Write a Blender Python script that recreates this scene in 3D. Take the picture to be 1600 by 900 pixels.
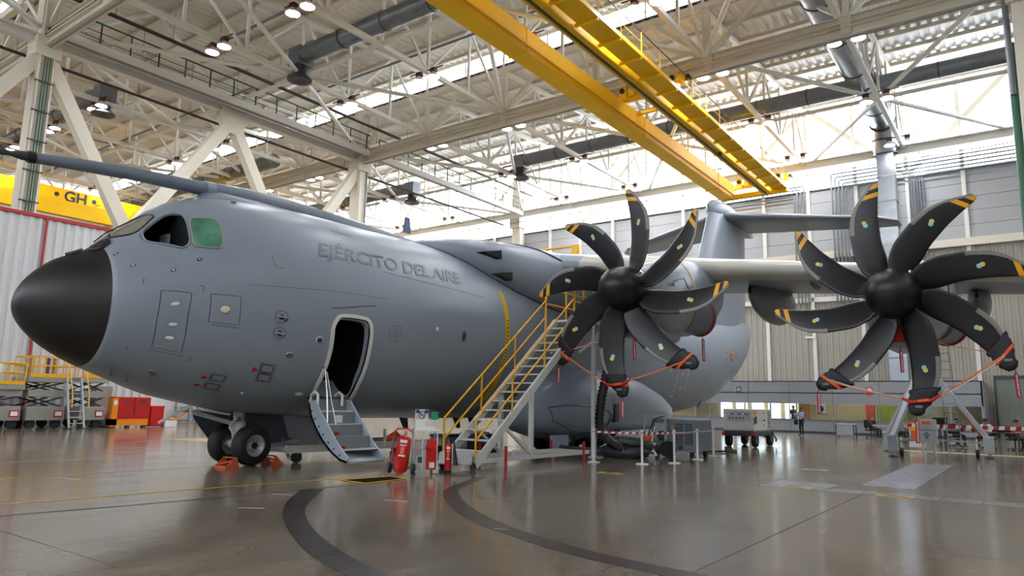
import bpy, bmesh, math, random
from mathutils import Vector, Matrix, Quaternion
random.seed(7)
for _o in list(bpy.data.objects):
    bpy.data.objects.remove(_o, do_unlink=True)
SC = bpy.context.scene
COL = SC.collection
PI = math.pi

# ---------------------------------------------------------------- camera
FPX, PITCH, YAW, ROLL, CAMH = 1110.2, 0.1606, 0.6318, -0.0205, 1.5
cam_d = bpy.data.cameras.new('camera')
cam = bpy.data.objects.new('camera', cam_d)
COL.objects.link(cam)
SC.camera = cam
cam_d.sensor_width = 36.0
cam_d.lens = FPX / 1600 * 36.0
cam_d.clip_end = 600
_r0 = Vector((math.cos(YAW), math.sin(YAW), 0))
_d0 = Vector((-math.sin(YAW), math.cos(YAW), 0))
_u0 = -_d0 * math.sin(PITCH) + Vector((0, 0, 1)) * math.cos(PITCH)
_f = _d0 * math.cos(PITCH) + Vector((0, 0, 1)) * math.sin(PITCH)
_r = _r0 * math.cos(ROLL) - _u0 * math.sin(ROLL)
_u = _r0 * math.sin(ROLL) + _u0 * math.cos(ROLL)
cam.matrix_world = Matrix(((_r.x, _u.x, -_f.x, 0), (_r.y, _u.y, -_f.y, 0), (_r.z, _u.z, -_f.z, CAMH), (0, 0, 0, 1)))

# ---------------------------------------------------------------- daylight
W = bpy.data.worlds.new('sky'); SC.world = W
W.use_nodes = True
_bg = W.node_tree.nodes['Background']
_bg.inputs[0].default_value = (0.93, 0.96, 1.0, 1)
_bg.inputs[1].default_value = 9.0
SC.view_settings.view_transform = 'Standard'
SC.view_settings.look = 'None'
SC.view_settings.gamma = 1.0
SC.view_settings.use_curve_mapping = False
SC.view_settings.exposure = 0.62
SC.cycles.max_bounces = 8
SC.cycles.diffuse_bounces = 5
SC.cycles.glossy_bounces = 4
SC.cycles.transparent_max_bounces = 16
SC.cycles.sample_clamp_indirect = 6.0

# ---------------------------------------------------------------- materials
def lin(c):
    return tuple(((v / 255) / 12.92 if v / 255 <= 0.04045 else ((v / 255 + 0.055) / 1.055) ** 2.4) for v in c)
MATS = {}
def mat(name, rgb, rough=0.5, metal=0.0, var=0.0, scale=3.0, bump=0.0, bscale=40.0, emit=None, estr=1.0, coat=0.0, spec=0.5, alpha=None):
    if name in MATS: return MATS[name]
    m = bpy.data.materials.new(name); m.use_nodes = True
    nt = m.node_tree; b = nt.nodes['Principled BSDF']
    c = lin(rgb)
    b.inputs['Base Color'].default_value = (*c, 1)
    b.inputs['Roughness'].default_value = rough
    b.inputs['Metallic'].default_value = metal
    b.inputs['Specular IOR Level'].default_value = spec
    b.inputs['Coat Weight'].default_value = coat
    if emit:
        b.inputs['Emission Color'].default_value = (*lin(emit), 1)
        b.inputs['Emission Strength'].default_value = estr
    if var > 0 or bump > 0:
        tc = nt.nodes.new('ShaderNodeTexCoord')
    if var > 0:
        n = nt.nodes.new('ShaderNodeTexNoise'); n.inputs['Scale'].default_value = scale
        n.inputs['Detail'].default_value = 6
        nt.links.new(tc.outputs['Object'], n.inputs['Vector'])
        r = nt.nodes.new('ShaderNodeMapRange')
        r.inputs[1].default_value = 0.3; r.inputs[2].default_value = 0.7
        r.inputs[3].default_value = 1 - var; r.inputs[4].default_value = 1 + var
        nt.links.new(n.outputs['Fac'], r.inputs[0])
        mx = nt.nodes.new('ShaderNodeVectorMath'); mx.operation = 'SCALE'
        mx.inputs[0].default_value = c
        nt.links.new(r.outputs[0], mx.inputs['Scale'])
        nt.links.new(mx.outputs[0], b.inputs['Base Color'])
    if bump > 0:
        n2 = nt.nodes.new('ShaderNodeTexNoise'); n2.inputs['Scale'].default_value = bscale
        nt.links.new(tc.outputs['Object'], n2.inputs['Vector'])
        bp = nt.nodes.new('ShaderNodeBump'); bp.inputs['Strength'].default_value = bump
        bp.inputs['Distance'].default_value = 0.01
        nt.links.new(n2.outputs['Fac'], bp.inputs['Height'])
        nt.links.new(bp.outputs[0], b.inputs['Normal'])
    MATS[name] = m
    return m

def glass_mat(name, tint=(235, 240, 240), refl=0.08, trans=0.92):
    if name in MATS: return MATS[name]
    m = bpy.data.materials.new(name); m.use_nodes = True
    nt = m.node_tree; nt.nodes.clear()
    out = nt.nodes.new('ShaderNodeOutputMaterial')
    t = nt.nodes.new('ShaderNodeBsdfTransparent'); t.inputs[0].default_value = (*[v * trans for v in lin(tint)], 1)
    g = nt.nodes.new('ShaderNodeBsdfGlossy'); g.inputs['Roughness'].default_value = 0.03
    mx = nt.nodes.new('ShaderNodeMixShader'); mx.inputs[0].default_value = refl
    nt.links.new(t.outputs[0], mx.inputs[1]); nt.links.new(g.outputs[0], mx.inputs[2])
    nt.links.new(mx.outputs[0], out.inputs[0])
    MATS[name] = m
    return m

M_STEEL = mat('cream_painted_steel', (224, 216, 199), 0.45, var=0.06, scale=0.8)
M_STEELW = mat('white_painted_steel', (228, 226, 218), 0.4, var=0.05, scale=0.8)
M_STEELD = mat('grey_painted_steel', (150, 148, 142), 0.5, var=0.08)
M_GALV = mat('galvanised_sheet', (150, 155, 160), 0.3, 0.85, var=0.12, scale=2)
M_DUCT = mat('dull_duct_sheet', (120, 124, 130), 0.38, 0.7, var=0.12, scale=1.5)
M_YEL = mat('crane_yellow_paint', (246, 190, 0), 0.55, var=0.05, scale=0.6, spec=0.25)
M_YELD = mat('crane_yellow_walkway', (226, 172, 0), 0.6, var=0.06, scale=0.6, spec=0.2)
M_SAFE = mat('safety_yellow_paint', (236, 176, 30), 0.4, var=0.05)
M_ORG = mat('orange_paint', (238, 138, 22), 0.42, var=0.05)
M_RED = mat('red_paint', (196, 24, 20), 0.35, var=0.06)
M_REDG = mat('glossy_red_paint', (206, 22, 18), 0.15, coat=0.6)
M_BLK = mat('black_rubber', (22, 22, 24), 0.6, var=0.15)
M_BLKP = mat('black_paint', (18, 18, 19), 0.4)
M_PIPE = mat('dark_pipe_paint', (58, 46, 44), 0.5)
M_GRN = mat('green_railing_paint', (38, 92, 66), 0.45)
M_WHT = mat('white_paint', (232, 232, 230), 0.4, var=0.03)
M_LGREY = mat('light_grey_paint', (178, 184, 188), 0.4, var=0.04)
M_MGREY = mat('mid_grey_paint', (120, 126, 132), 0.45, var=0.05)
M_DGREY = mat('dark_grey_paint', (62, 64, 68), 0.5, var=0.06)
M_CHROME = mat('bare_metal', (190, 192, 195), 0.22, 1.0)
M_GLASS = glass_mat('window_glass')

# ---------------------------------------------------------------- builders
def link(o, parent=None):
    COL.objects.link(o)
    if parent is not None: o.parent = parent
    return o
def tag(o, label=None, cat=None, group=None, kind=None):
    if label: o['label'] = label
    if cat: o['category'] = cat
    if group: o['group'] = group
    if kind: o['kind'] = kind
    return o
def empty(name, loc=(0, 0, 0), rz=0.0, label=None, cat=None, group=None, kind=None, parent=None):
    o = bpy.data.objects.new(name, None); o.empty_display_size = 0.2
    o.location = loc; o.rotation_euler = (0, 0, rz)
    link(o, parent); return tag(o, label, cat, group, kind)
def copy_tree(o, parent=None):
    c = o.copy(); COL.objects.link(c); c.parent = parent
    for ch in list(o.children): copy_tree(ch, c)
    return c

class MB:
    def __init__(s): s.v = []; s.f = []; s.m = []; s.sm = []
    def add(s, vs, fs, mi=0, smooth=False):
        n = len(s.v); s.v += [tuple(v) for v in vs]
        for f in fs: s.f.append([i + n for i in f]); s.m.append(mi); s.sm.append(smooth)
        return s
    def box(s, c, d, mi=0, R=None):
        x, y, z = d[0] / 2, d[1] / 2, d[2] / 2
        vs = [Vector(p) for p in ((-x, -y, -z), (x, -y, -z), (x, y, -z), (-x, y, -z), (-x, -y, z), (x, -y, z), (x, y, z), (-x, y, z))]
        if R is not None: vs = [R @ v for v in vs]
        vs = [v + Vector(c) for v in vs]
        return s.add(vs, [(0, 3, 2, 1), (4, 5, 6, 7), (0, 1, 5, 4), (1, 2, 6, 5), (2, 3, 7, 6), (3, 0, 4, 7)], mi)
    def b2(s, lo, hi, mi=0):
        return s.box([(a + b) / 2 for a, b in zip(lo, hi)], [b - a for a, b in zip(lo, hi)], mi)
    def bar(s, p, q, w, h=None, mi=0, up=(0, 0, 1)):
        p = Vector(p); q = Vector(q); h = w if h is None else h
        L = (q - p).length
        z = (q - p).normalized(); u = Vector(up)
        if abs(z.dot(u)) > 0.99: u = Vector((1, 0, 0))
        x = u.cross(z).normalized(); y = z.cross(x)
        R = Matrix((x, y, z)).transposed()
        return s.box((p + q) / 2, (w, h, L), mi, R)
    def frame(s, d, up=(0, 0, 1)):
        z = Vector(d).normalized(); u = Vector(up)
        if abs(z.dot(u)) > 0.99: u = Vector((1, 0, 0))
        x = u.cross(z).normalized(); return x, z.cross(x), z
    def cyl(s, p, q, r, r2=None, n=12, mi=0, caps=True, smooth=True):
        p = Vector(p); q = Vector(q); r2 = r if r2 is None else r2
        x, y, z = s.frame(q - p)
        a = [p + (x * math.cos(2 * PI * i / n) + y * math.sin(2 * PI * i / n)) * r for i in range(n)]
        b = [q + (x * math.cos(2 * PI * i / n) + y * math.sin(2 * PI * i / n)) * r2 for i in range(n)]
        s.add(a + b, [(i, (i + 1) % n, n + (i + 1) % n, n + i) for i in range(n)], mi, smooth)
        if caps: s.add(a, [list(range(n))[::-1]], mi); s.add(b, [list(range(n))], mi)
        return s
    def tube(s, pts, r, n=8, mi=0, closed=False, caps=True):
        pts = [Vector(p) for p in pts]; N = len(pts)
        rs = r if isinstance(r, (list, tuple)) else [r] * N
        vs = []; px = None
        for i, p in enumerate(pts):
            if closed: d = pts[(i + 1) % N] - pts[i - 1]
            else: d = pts[min(i + 1, N - 1)] - pts[max(i - 1, 0)]
            d = d.normalized() if d.length > 1e-9 else Vector((0, 0, 1))
            if px is None: x, y, _ = s.frame(d)
            else:
                x = (px - d * px.dot(d))
                x = x.normalized() if x.length > 1e-6 else s.frame(d)[0]
                y = d.cross(x)
            px = x
            vs += [p + (x * math.cos(2 * PI * k / n) + y * math.sin(2 * PI * k / n)) * rs[i] for k in range(n)]
        fs = []
        for i in range(N if closed else N - 1):
            j = (i + 1) % N
            fs += [(i * n + k, i * n + (k + 1) % n, j * n + (k + 1) % n, j * n + k) for k in range(n)]
        s.add(vs, fs, mi, True)
        if caps and not closed:
            s.add(vs[:n], [list(range(n))[::-1]], mi); s.add(vs[-n:], [list(range(n))], mi)
        return s
    def lathe(s, prof, c=(0, 0, 0), axis=(0, 0, 1), n=24, mi=0):
        x, y, z = s.frame(axis); c = Vector(c); vs = []
        for r, h in prof:
            vs += [c + z * h + (x * math.cos(2 * PI * k / n) + y * math.sin(2 * PI * k / n)) * r for k in range(n)]
        fs = []
        for i in range(len(prof) - 1):
            fs += [(i * n + k, i * n + (k + 1) % n, (i + 1) * n + (k + 1) % n, (i + 1) * n + k) for k in range(n)]
        return s.add(vs, fs, mi, True)
    def prism(s, poly, d, mi=0):
        d = Vector(d); a = [Vector(p) for p in poly]; b = [p + d for p in a]; n = len(a)
        s.add(a + b, [list(range(n))[::-1], list(range(n, 2 * n))] + [(i, (i + 1) % n, n + (i + 1) % n, n + i) for i in range(n)], mi)
        return s
    def grid(s, rows, mi=0, closed=False, smooth=True):
        nr = len(rows); nc = len(rows[0]); vs = [p for r in rows for p in r]; fs = []
        for i in range(nr - 1):
            for j in range(nc if closed else nc - 1):
                k = (j + 1) % nc
                fs.append((i * nc + j, i * nc + k, (i + 1) * nc + k, (i + 1) * nc + j))
        return s.add(vs, fs, mi, smooth)
    def mesh(s, name, mats):
        me = bpy.data.meshes.new(name); me.from_pydata(s.v, [], s.f)
        for m in (mats if isinstance(mats, (list, tuple)) else [mats]): me.materials.append(m)
        me.polygons.foreach_set('material_index', s.m)
        me.polygons.foreach_set('use_smooth', s.sm)
        me.update(); return me
    def build(s, name, mats, parent=None, loc=(0, 0, 0), bevel=0.0, weld=False):
        me = s.mesh(name, mats)
        if weld:
            bm = bmesh.new(); bm.from_mesh(me); bmesh.ops.remove_doubles(bm, verts=bm.verts, dist=1e-5)
            bmesh.ops.recalc_face_normals(bm, faces=bm.faces); bm.to_mesh(me); bm.free()
        o = bpy.data.objects.new(name, me); o.location = loc; link(o, parent)
        if bevel > 0:
            md = o.modifiers.new('bevel', 'BEVEL'); md.width = bevel; md.segments = 2; md.limit_method = 'ANGLE'
        return o

# shared unit members: long steel bars and tubes that are copied with a scale
_UNIT = {}
def unit(kind, m):
    k = (kind, m.name)
    if k not in _UNIT:
        b = MB()
        if kind == 'box': b.box((0, 0, 0), (1, 1, 1))
        elif kind == 'cyl': b.cyl((0, 0, -.5), (0, 0, .5), .5, n=12)
        elif kind == 'ibeam':   # flanges along local y
            b.box((0, .44, 0), (1, .12, 1)); b.box((0, -.44, 0), (1, .12, 1)); b.box((0, 0, 0), (.16, .76, 1))
        elif kind == 'angle':
            b.box((0, -.42, 0), (1, .16, 1)); b.box((-.42, .08, 0), (.16, .84, 1))
        _UNIT[k] = b.mesh(kind + '_member', m)
    return _UNIT[k]
def stick(name, p, q, w, h, m, parent=None, kind='box', up=(0, 0, 1)):
    p = Vector(p); q = Vector(q); L = (q - p).length
    z = (q - p).normalized(); u = Vector(up)
    if abs(z.dot(u)) > 0.99: u = Vector((1, 0, 0))
    x = u.cross(z).normalized(); y = z.cross(x)
    o = bpy.data.objects.new(name, unit(kind, m))
    o.matrix_local = Matrix(((x.x * w, y.x * h, z.x * L, (p.x + q.x) / 2), (x.y * w, y.y * h, z.y * L, (p.y + q.y) / 2), (x.z * w, y.z * h, z.z * L, (p.z + q.z) / 2), (0, 0, 0, 1)))
    return link(o, parent)
def rod(name, p, q, d, m, parent=None): return stick(name, p, q, d, d, m, parent, 'cyl')

def text_mesh(name, body, size, m, parent=None, matrix=None, extrude=0.002, align='CENTER', bold=0.0, parent_inv=False):
    cu = bpy.data.curves.new(name, 'FONT'); cu.body = body; cu.size = size
    cu.align_x = align; cu.align_y = 'CENTER'; cu.extrude = extrude; cu.offset = bold
    t = bpy.data.objects.new(name + '_tmp', cu); COL.objects.link(t)
    dg = bpy.context.evaluated_depsgraph_get()
    me = bpy.data.meshes.new_from_object(t.evaluated_get(dg)); me.name = name
    bpy.data.objects.remove(t, do_unlink=True); bpy.data.curves.remove(cu)
    me.materials.clear(); me.materials.append(m)
    o = bpy.data.objects.new(name, me); link(o, parent)
    if matrix is not None: o.matrix_local = matrix
    return o
def basis(o, x, y):
    x = Vector(x).normalized(); y = Vector(y); y = (y - x * y.dot(x)).normalized(); z = x.cross(y); o = Vector(o)
    return Matrix(((x.x, y.x, z.x, o.x), (x.y, y.y, z.y, o.y), (x.z, y.z, z.z, o.z), (0, 0, 0, 1)))
# ================================================================ FLOOR
def floor_mat():
    m = bpy.data.materials.new('polished_concrete'); m.use_nodes = True
    nt = m.node_tree; b = nt.nodes['Principled BSDF']
    geo = nt.nodes.new('ShaderNodeNewGeometry')
    def noise(scale, detail=8, rough=.6, stretch=None):
        n = nt.nodes.new('ShaderNodeTexNoise'); n.inputs['Scale'].default_value = scale
        n.inputs['Detail'].default_value = detail; n.inputs['Roughness'].default_value = rough
        if stretch:
            mp = nt.nodes.new('ShaderNodeMapping'); mp.inputs['Scale'].default_value = stretch
            nt.links.new(geo.outputs['Position'], mp.inputs[0]); nt.links.new(mp.outputs[0], n.inputs['Vector'])
        else: nt.links.new(geo.outputs['Position'], n.inputs['Vector'])
        return n
    n1 = noise(0.22, 6); n2 = noise(1.3, 8, .7, (1, .35, 1)); n3 = noise(9, 6, .7)
    r1 = nt.nodes.new('ShaderNodeValToRGB')
    r1.color_ramp.elements[0].position = .3; r1.color_ramp.elements[0].color = (*lin((104, 95, 83)), 1)
    r1.color_ramp.elements[1].position = .7; r1.color_ramp.elements[1].color = (*lin((140, 128, 110)), 1)
    nt.links.new(n1.outputs['Fac'], r1.inputs[0])
    r2 = nt.nodes.new('ShaderNodeMapRange'); r2.inputs[1].default_value = .25; r2.inputs[2].default_value = .75; r2.inputs[3].default_value = .66; r2.inputs[4].default_value = 1.26
    nt.links.new(n2.outputs['Fac'], r2.inputs[0])
    r3 = nt.nodes.new('ShaderNodeMapRange'); r3.inputs[1].default_value = .3; r3.inputs[2].default_value = .7; r3.inputs[3].default_value = .93; r3.inputs[4].default_value = 1.07
    nt.links.new(n3.outputs['Fac'], r3.inputs[0])
    mu = nt.nodes.new('ShaderNodeMath'); mu.operation = 'MULTIPLY'
    nt.links.new(r2.outputs[0], mu.inputs[0]); nt.links.new(r3.outputs[0], mu.inputs[1])
    vm = nt.nodes.new('ShaderNodeVectorMath'); vm.operation = 'SCALE'
    nt.links.new(r1.outputs[0], vm.inputs[0]); nt.links.new(mu.outputs[0], vm.inputs['Scale'])
    nt.links.new(vm.outputs[0], b.inputs['Base Color'])
    rr = nt.nodes.new('ShaderNodeMapRange'); rr.inputs[1].default_value = .3; rr.inputs[2].default_value = .7; rr.inputs[3].default_value = .09; rr.inputs[4].default_value = .2
    nt.links.new(n2.outputs['Fac'], rr.inputs[0]); nt.links.new(rr.outputs[0], b.inputs['Roughness'])
    bp = nt.nodes.new('ShaderNodeBump'); bp.inputs['Strength'].default_value = .12; bp.inputs['Distance'].default_value = .02
    n4 = noise(2.2, 3, .5); nt.links.new(n4.outputs['Fac'], bp.inputs['Height']); nt.links.new(bp.outputs[0], b.inputs['Normal'])
    b.inputs['Specular IOR Level'].default_value = .6
    return m
M_FLOOR = floor_mat()
M_JOINT = mat('joint_filler', (52, 48, 44), .6)
fl = MB().b2((-100, -60, -.4), (45, 70, -.012)).build('floor', M_JOINT)
tag(fl, kind='structure')
_xs = [-100, -80, -60, -48, -38.6, -31.8, -24.6, -17.4, -10.2, -2.66, 4.6, 11.8, 25, 45]
_ys = [-60, -30, -12, -3, 3.3, 9.2, 14.42, 20.2, 26.0, 31.8, 37.6, 43.4, 49.2, 56, 70]
for i in range(len(_xs) - 1):
    for j in range(len(_ys) - 1):
        g = .007
        MB().b2((_xs[i] + g, _ys[j] + g, -.1), (_xs[i + 1] - g, _ys[j + 1] - g, 0)).build('slab', M_FLOOR, fl)
def flat(name, pts, m, z=.002, parent=None):
    b = MB(); b.prism([(x, y, z) for x, y in pts], (0, 0, -.004) if z > .004 else (0, 0, -z * .9))
    o = b.build(name, m, parent if parent else fl)
    return o
M_PY = mat('worn_yellow_floor_paint', (196, 158, 60), .4, var=.2, scale=4)
M_PB = mat('worn_blue_floor_paint', (72, 88, 112), .4, var=.2, scale=4)
M_PW = mat('worn_white_floor_paint', (200, 200, 194), .4, var=.2, scale=6)
M_TILE = mat('pale_floor_patch', (148, 150, 156), .22, var=.1, scale=3)
M_ARC = mat('scuffed_dark_band', (50, 41, 37), .28, var=.6, scale=9)
M_TAN = mat('tan_floor_paint', (176, 150, 112), .35, var=.1)
def ribbon(name, pts, w, m, z=.0025):
    L = []; R = []
    for i, p in enumerate(pts):
        a = Vector(pts[max(i - 1, 0)]); b_ = Vector(pts[min(i + 1, len(pts) - 1)]); d = (b_ - a).normalized(); n = Vector((-d.y, d.x))
        ww = w[i] if isinstance(w, (list, tuple)) else w
        L.append(Vector(p) + n * ww / 2); R.append(Vector(p) - n * ww / 2)
    b = MB(); b.grid([[(l.x, l.y, z), (r.x, r.y, z)] for l, r in zip(L, R)], smooth=False)
    b.f = [f[::-1] for f in b.f]
    return b.build(name, m, fl)
ribbon('yellow_floor_line', [(-11.9, 0), (-11.5, 4), (-11.32, 5.65), (-11.17, 7.78), (-10.95, 9.6), (-10.9, 11.0)], .1, M_PY)
ribbon('yellow_floor_line', [(-14.9, 0), (-14.78, 5.1), (-14.75, 9.5)], .07, M_PY)
ribbon('yellow_floor_line', [(-18.3, 2), (-18.2, 6.3), (-17.8, 10.2)], .07, M_PY)
ribbon('blue_floor_line', [(-10.6, 0), (-10.44, 3.67), (-10.22, 5.1), (-10.07, 7.0), (-9.95, 9.3)], .07, M_PB)
for k in range(8):
    x0, y0 = -25.0 + .38 * k, 13.3 + .1 * k
    flat('hatch_stripe', [(x0, y0), (x0 + .16, y0 + .02), (x0 + .5, y0 + 2.2), (x0 + .34, y0 + 2.18)], M_PY, .003)
def catmull(P, n=6):
    P = [Vector(p) for p in P]; out = []
    for i in range(len(P) - 1):
        a = P[max(i - 1, 0)]; b = P[i]; c = P[i + 1]; d = P[min(i + 2, len(P) - 1)]
        for k in range(n):
            t = k / n
            out.append(.5 * ((2 * b) + (c - a) * t + (2 * a - 5 * b + 4 * c - d) * t * t + (3 * b - a - 3 * c + d) * t ** 3))
    out.append(P[-1]); return out
def band(pieces, outer, inner):
    O = catmull(outer, 8); I = catmull(inner, 8); n = min(len(O), len(I))
    def samp(L, t):
        x = t * (len(L) - 1); i = min(int(x), len(L) - 2); return L[i].lerp(L[i + 1], x - i)
    N = 64
    cuts = sorted(random.uniform(.04, .96) for _ in range(pieces - 1)); cuts = [0] + cuts + [1]
    for a, b_ in zip(cuts[:-1], cuts[1:]):
        rows = []
        k = max(2, int((b_ - a) * N))
        for q in range(k + 1):
            t = a + (b_ - a) * q / k * .997
            o = samp(O, t); i_ = samp(I, t); rows.append([(o.x, o.y, .0028), (i_.x, i_.y, .0028)])
        b = MB(); b.grid(rows, smooth=False); b.build('dark_arc_band', M_ARC, fl)
band(7, [(-10.06, 7.87), (-9.12, 6.92), (-8.26, 6.19), (-7.41, 5.61), (-6.43, 5.03), (-5.67, 4.66), (-4.93, 4.39), (-3.7, 4.1), (-2.0, 3.9), (-.3, 3.9)],
     [(-9.85, 8.2), (-8.85, 7.12), (-8.06, 6.4), (-7.1, 5.75), (-6.2, 5.25), (-5.3, 4.86), (-4.65, 4.66), (-3.5, 4.4), (-1.9, 4.22), (-.3, 4.2)])
band(9, [(-9.3, 11.6), (-8.49, 9.82), (-7.97, 9.1), (-7.06, 8.2), (-5.92, 7.33), (-4.96, 6.87), (-4.33, 6.59), (-3.63, 6.38), (-2.89, 6.24), (-1.6, 6.15), (-.2, 6.2), (1.5, 6.55)],
     [(-9.15, 11.75), (-8.3, 9.95), (-7.75, 9.25), (-6.85, 8.4), (-5.75, 7.6), (-4.85, 7.12), (-4.22, 6.86), (-3.58, 6.68), (-2.86, 6.56), (-1.6, 6.47), (-.2, 6.52), (1.4, 6.85)])
for k in range(9):
    x0 = -4.55 + k * .62
    flat('floor_tile', [(x0, 14.5), (x0 + .6, 14.5), (x0 + .6, 15.12), (x0, 15.12)], M_TILE, .003)
flat('floor_tile', [(-4.5, 15.15), (-3.35, 15.15), (-3.35, 16.0), (-4.5, 16.0)], M_TILE, .003)
for k in range(6):
    flat('floor_tile', [(-3.0, 16.2 + k * 1.35), (-2.03, 16.2 + k * 1.35), (-2.03, 17.52 + k * 1.35), (-3.0, 17.52 + k * 1.35)], M_TILE, .003)
for (x, y) in ((-3.9, 14.78), (-2.15, 14.62), (-7.8, 14.5), (-4.6, 19.3)):
    flat('yellow_floor_marking', [(x - .3, y - .16), (x + .3, y - .16), (x + .3, y + .16), (x - .3, y + .16)], M_PY, .0045)
    flat('black_floor_stroke', [(x - .22, y + .1), (x - .12, y + .13), (x + .24, y - .12), (x + .14, y - .14)], M_BLKP, .0055)
flat('tan_floor_line', [(-4.5, 31.3), (6, 30.3), (6, 31.1), (-4.5, 32.0)], M_TAN, .003)
for (x0, y0, dx, dy) in ((-8.15, 7.95, .35, .12), (-9.0, 6.0, .3, .2), (-14.4, 5.9, .6, .1), (-5.4, 7.1, .16, .05), (-9.9, 7.2, .4, .15)):
    flat('white_scuff_mark', [(x0, y0), (x0 + dx, y0 + dy), (x0 + dx, y0 + dy + .03), (x0, y0 + .03)], M_PW, .0035)

# ================================================================ STEEL GRID
XK = [0.55 - 6.49 * k for k in range(13)]           # truss lines, from the column by the camera's aisle to the far aisle
XR = [0.55 + 6.49 * k for k in range(1, 5)]
YA, YB, YC, YD = 12.8, 33.4, 54.0, -7.8
Z_CH = 19.25
ZLO, ZHI = 22.4, 23.9
def roof_z(y):
    for a, b in ((YD - 20.6, YD), (YD, YA), (YA, YB), (YB, YC)):
        if a <= y <= b: return ZLO + (ZHI - ZLO) * (y - a) / (b - a)
    return ZHI

# ---- ceiling sheets (corrugation runs along Y)
def corr_mat(name, rgb, period, axis=0, strength=.9, dist=.05, rough=.45, var=.06):
    m = bpy.data.materials.new(name); m.use_nodes = True
    nt = m.node_tree; b = nt.nodes['Principled BSDF']; b.inputs['Roughness'].default_value = rough
    geo = nt.nodes.new('ShaderNodeNewGeometry'); sp = nt.nodes.new('ShaderNodeSeparateXYZ')
    nt.links.new(geo.outputs['Position'], sp.inputs[0])
    mu = nt.nodes.new('ShaderNodeMath'); mu.operation = 'MULTIPLY'; mu.inputs[1].default_value = 2 * PI / period
    nt.links.new(sp.outputs[axis], mu.inputs[0])
    si = nt.nodes.new('ShaderNodeMath'); si.operation = 'SINE'; nt.links.new(mu.outputs[0], si.inputs[0])
    bp = nt.nodes.new('ShaderNodeBump'); bp.inputs['Strength'].default_value = strength; bp.inputs['Distance'].default_value = dist
    nt.links.new(si.outputs[0], bp.inputs['Height']); nt.links.new(bp.outputs[0], b.inputs['Normal'])
    n = nt.nodes.new('ShaderNodeTexNoise'); n.inputs['Scale'].default_value = .5; nt.links.new(geo.outputs['Position'], n.inputs['Vector'])
    r = nt.nodes.new('ShaderNodeMapRange'); r.inputs[3].default_value = 1 - var; r.inputs[4].default_value = 1 + var; nt.links.new(n.outputs['Fac'], r.inputs[0])
    v = nt.nodes.new('ShaderNodeVectorMath'); v.operation = 'SCALE'; v.inputs[0].default_value = lin(rgb); nt.links.new(r.outputs[0], v.inputs['Scale'])
    nt.links.new(v.outputs[0], b.inputs['Base Color'])
    MATS[name] = m; return m
M_ROOF = mat('roof_sheet_paint', (232, 229, 222), .5, var=.05, scale=.4)
ceil = empty('ceiling', (0, 0, 0), kind='structure')
def corrugated(name, x0, x1, f_near, f_far, period, depth, m, parent):
    """sheet with trapezoid ribs; f_near/f_far give (y,z) of both ends"""
    b = MB(); rows = [[], []]; n = int((x1 - x0) / period)
    for i in range(n):
        xa = x0 + i * period
        for dx, d in ((0, 0), (.35, 0), (.5, depth), (.85, depth)):
            for r, (y, z) in ((0, f_near), (1, f_far)):
                rows[r].append((xa + dx * period, y, z + d))
    b.grid(rows, smooth=False); return b.build(name, m, parent)
for (ya, yb) in ((YD - 20.6, YD), (YD, YA), (YA, YB), (YB, YC)):
    seg = [-84, -71.3] + [XK[k] for k in range(10, -1, -1)] + [7.04, 13.5, 20, 26.5]
    seg = sorted(set(round(s, 2) for s in seg))
    for a, b_ in zip(seg[:-1], seg[1:]):
        corrugated('roof_sheet', a, b_, (ya, ZLO), (yb + .5, ZHI + .04), .54, .09, M_ROOF, ceil)
    # deck above the ribs keeps daylight out, purlins carry the sheet
    MB().add([(-84, ya, ZLO + .2), (27, ya, ZLO + .2), (27, yb + .5, ZHI + .24), (-84, yb + .5, ZHI + .24)], [(0, 1, 2, 3)]).build('roof_deck', M_STEELD, ceil)
    for k in range(9):
        y = ya + .6 + k * 2.42
        stick('purlin', (-84, y, ZLO + (ZHI - ZLO) * (y - ya) / 20.6 - .13), (27, y, ZLO + (ZHI - ZLO) * (y - ya) / 20.6 - .13), .14, .24, M_STEEL, ceil, 'ibeam')
    stick('fascia', (-84, yb + .3, ZHI + .0), (27, yb + .3, ZHI + .0), .1, .3, M_STEEL, ceil)
    if yb < YC:
        stick('fascia', (-84, yb + .25, ZLO - .04), (27, yb + .25, ZLO - .04), .1, .34, M_STEELD, ceil)
M_SKYL = glass_mat('rooflight_glass', (250, 252, 255), .05, .98)
wi = 1
for y in (YA, YB, YD):
    w = empty('window_%d' % wi, (0, y + .3, 0), kind='structure'); wi += 1
    xs = [-84 + 3.245 * k for k in range(35)]
    for a, b_ in zip(xs[:-1], xs[1:]):
        MB().b2((a + .04, -.01, ZLO + .14), (b_ - .04, .01, ZHI - .16)).build('pane', M_SKYL, w)
    for x in xs: stick('mullion', (x, 0, ZLO + .1), (x, 0, ZHI - .1), .06, .08, M_STEELD, w)
    stick('glazing_bar', (-84, 0, (ZLO + ZHI) / 2), (26, 0, (ZLO + ZHI) / 2), .04, .04, M_STEELD, w)

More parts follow.
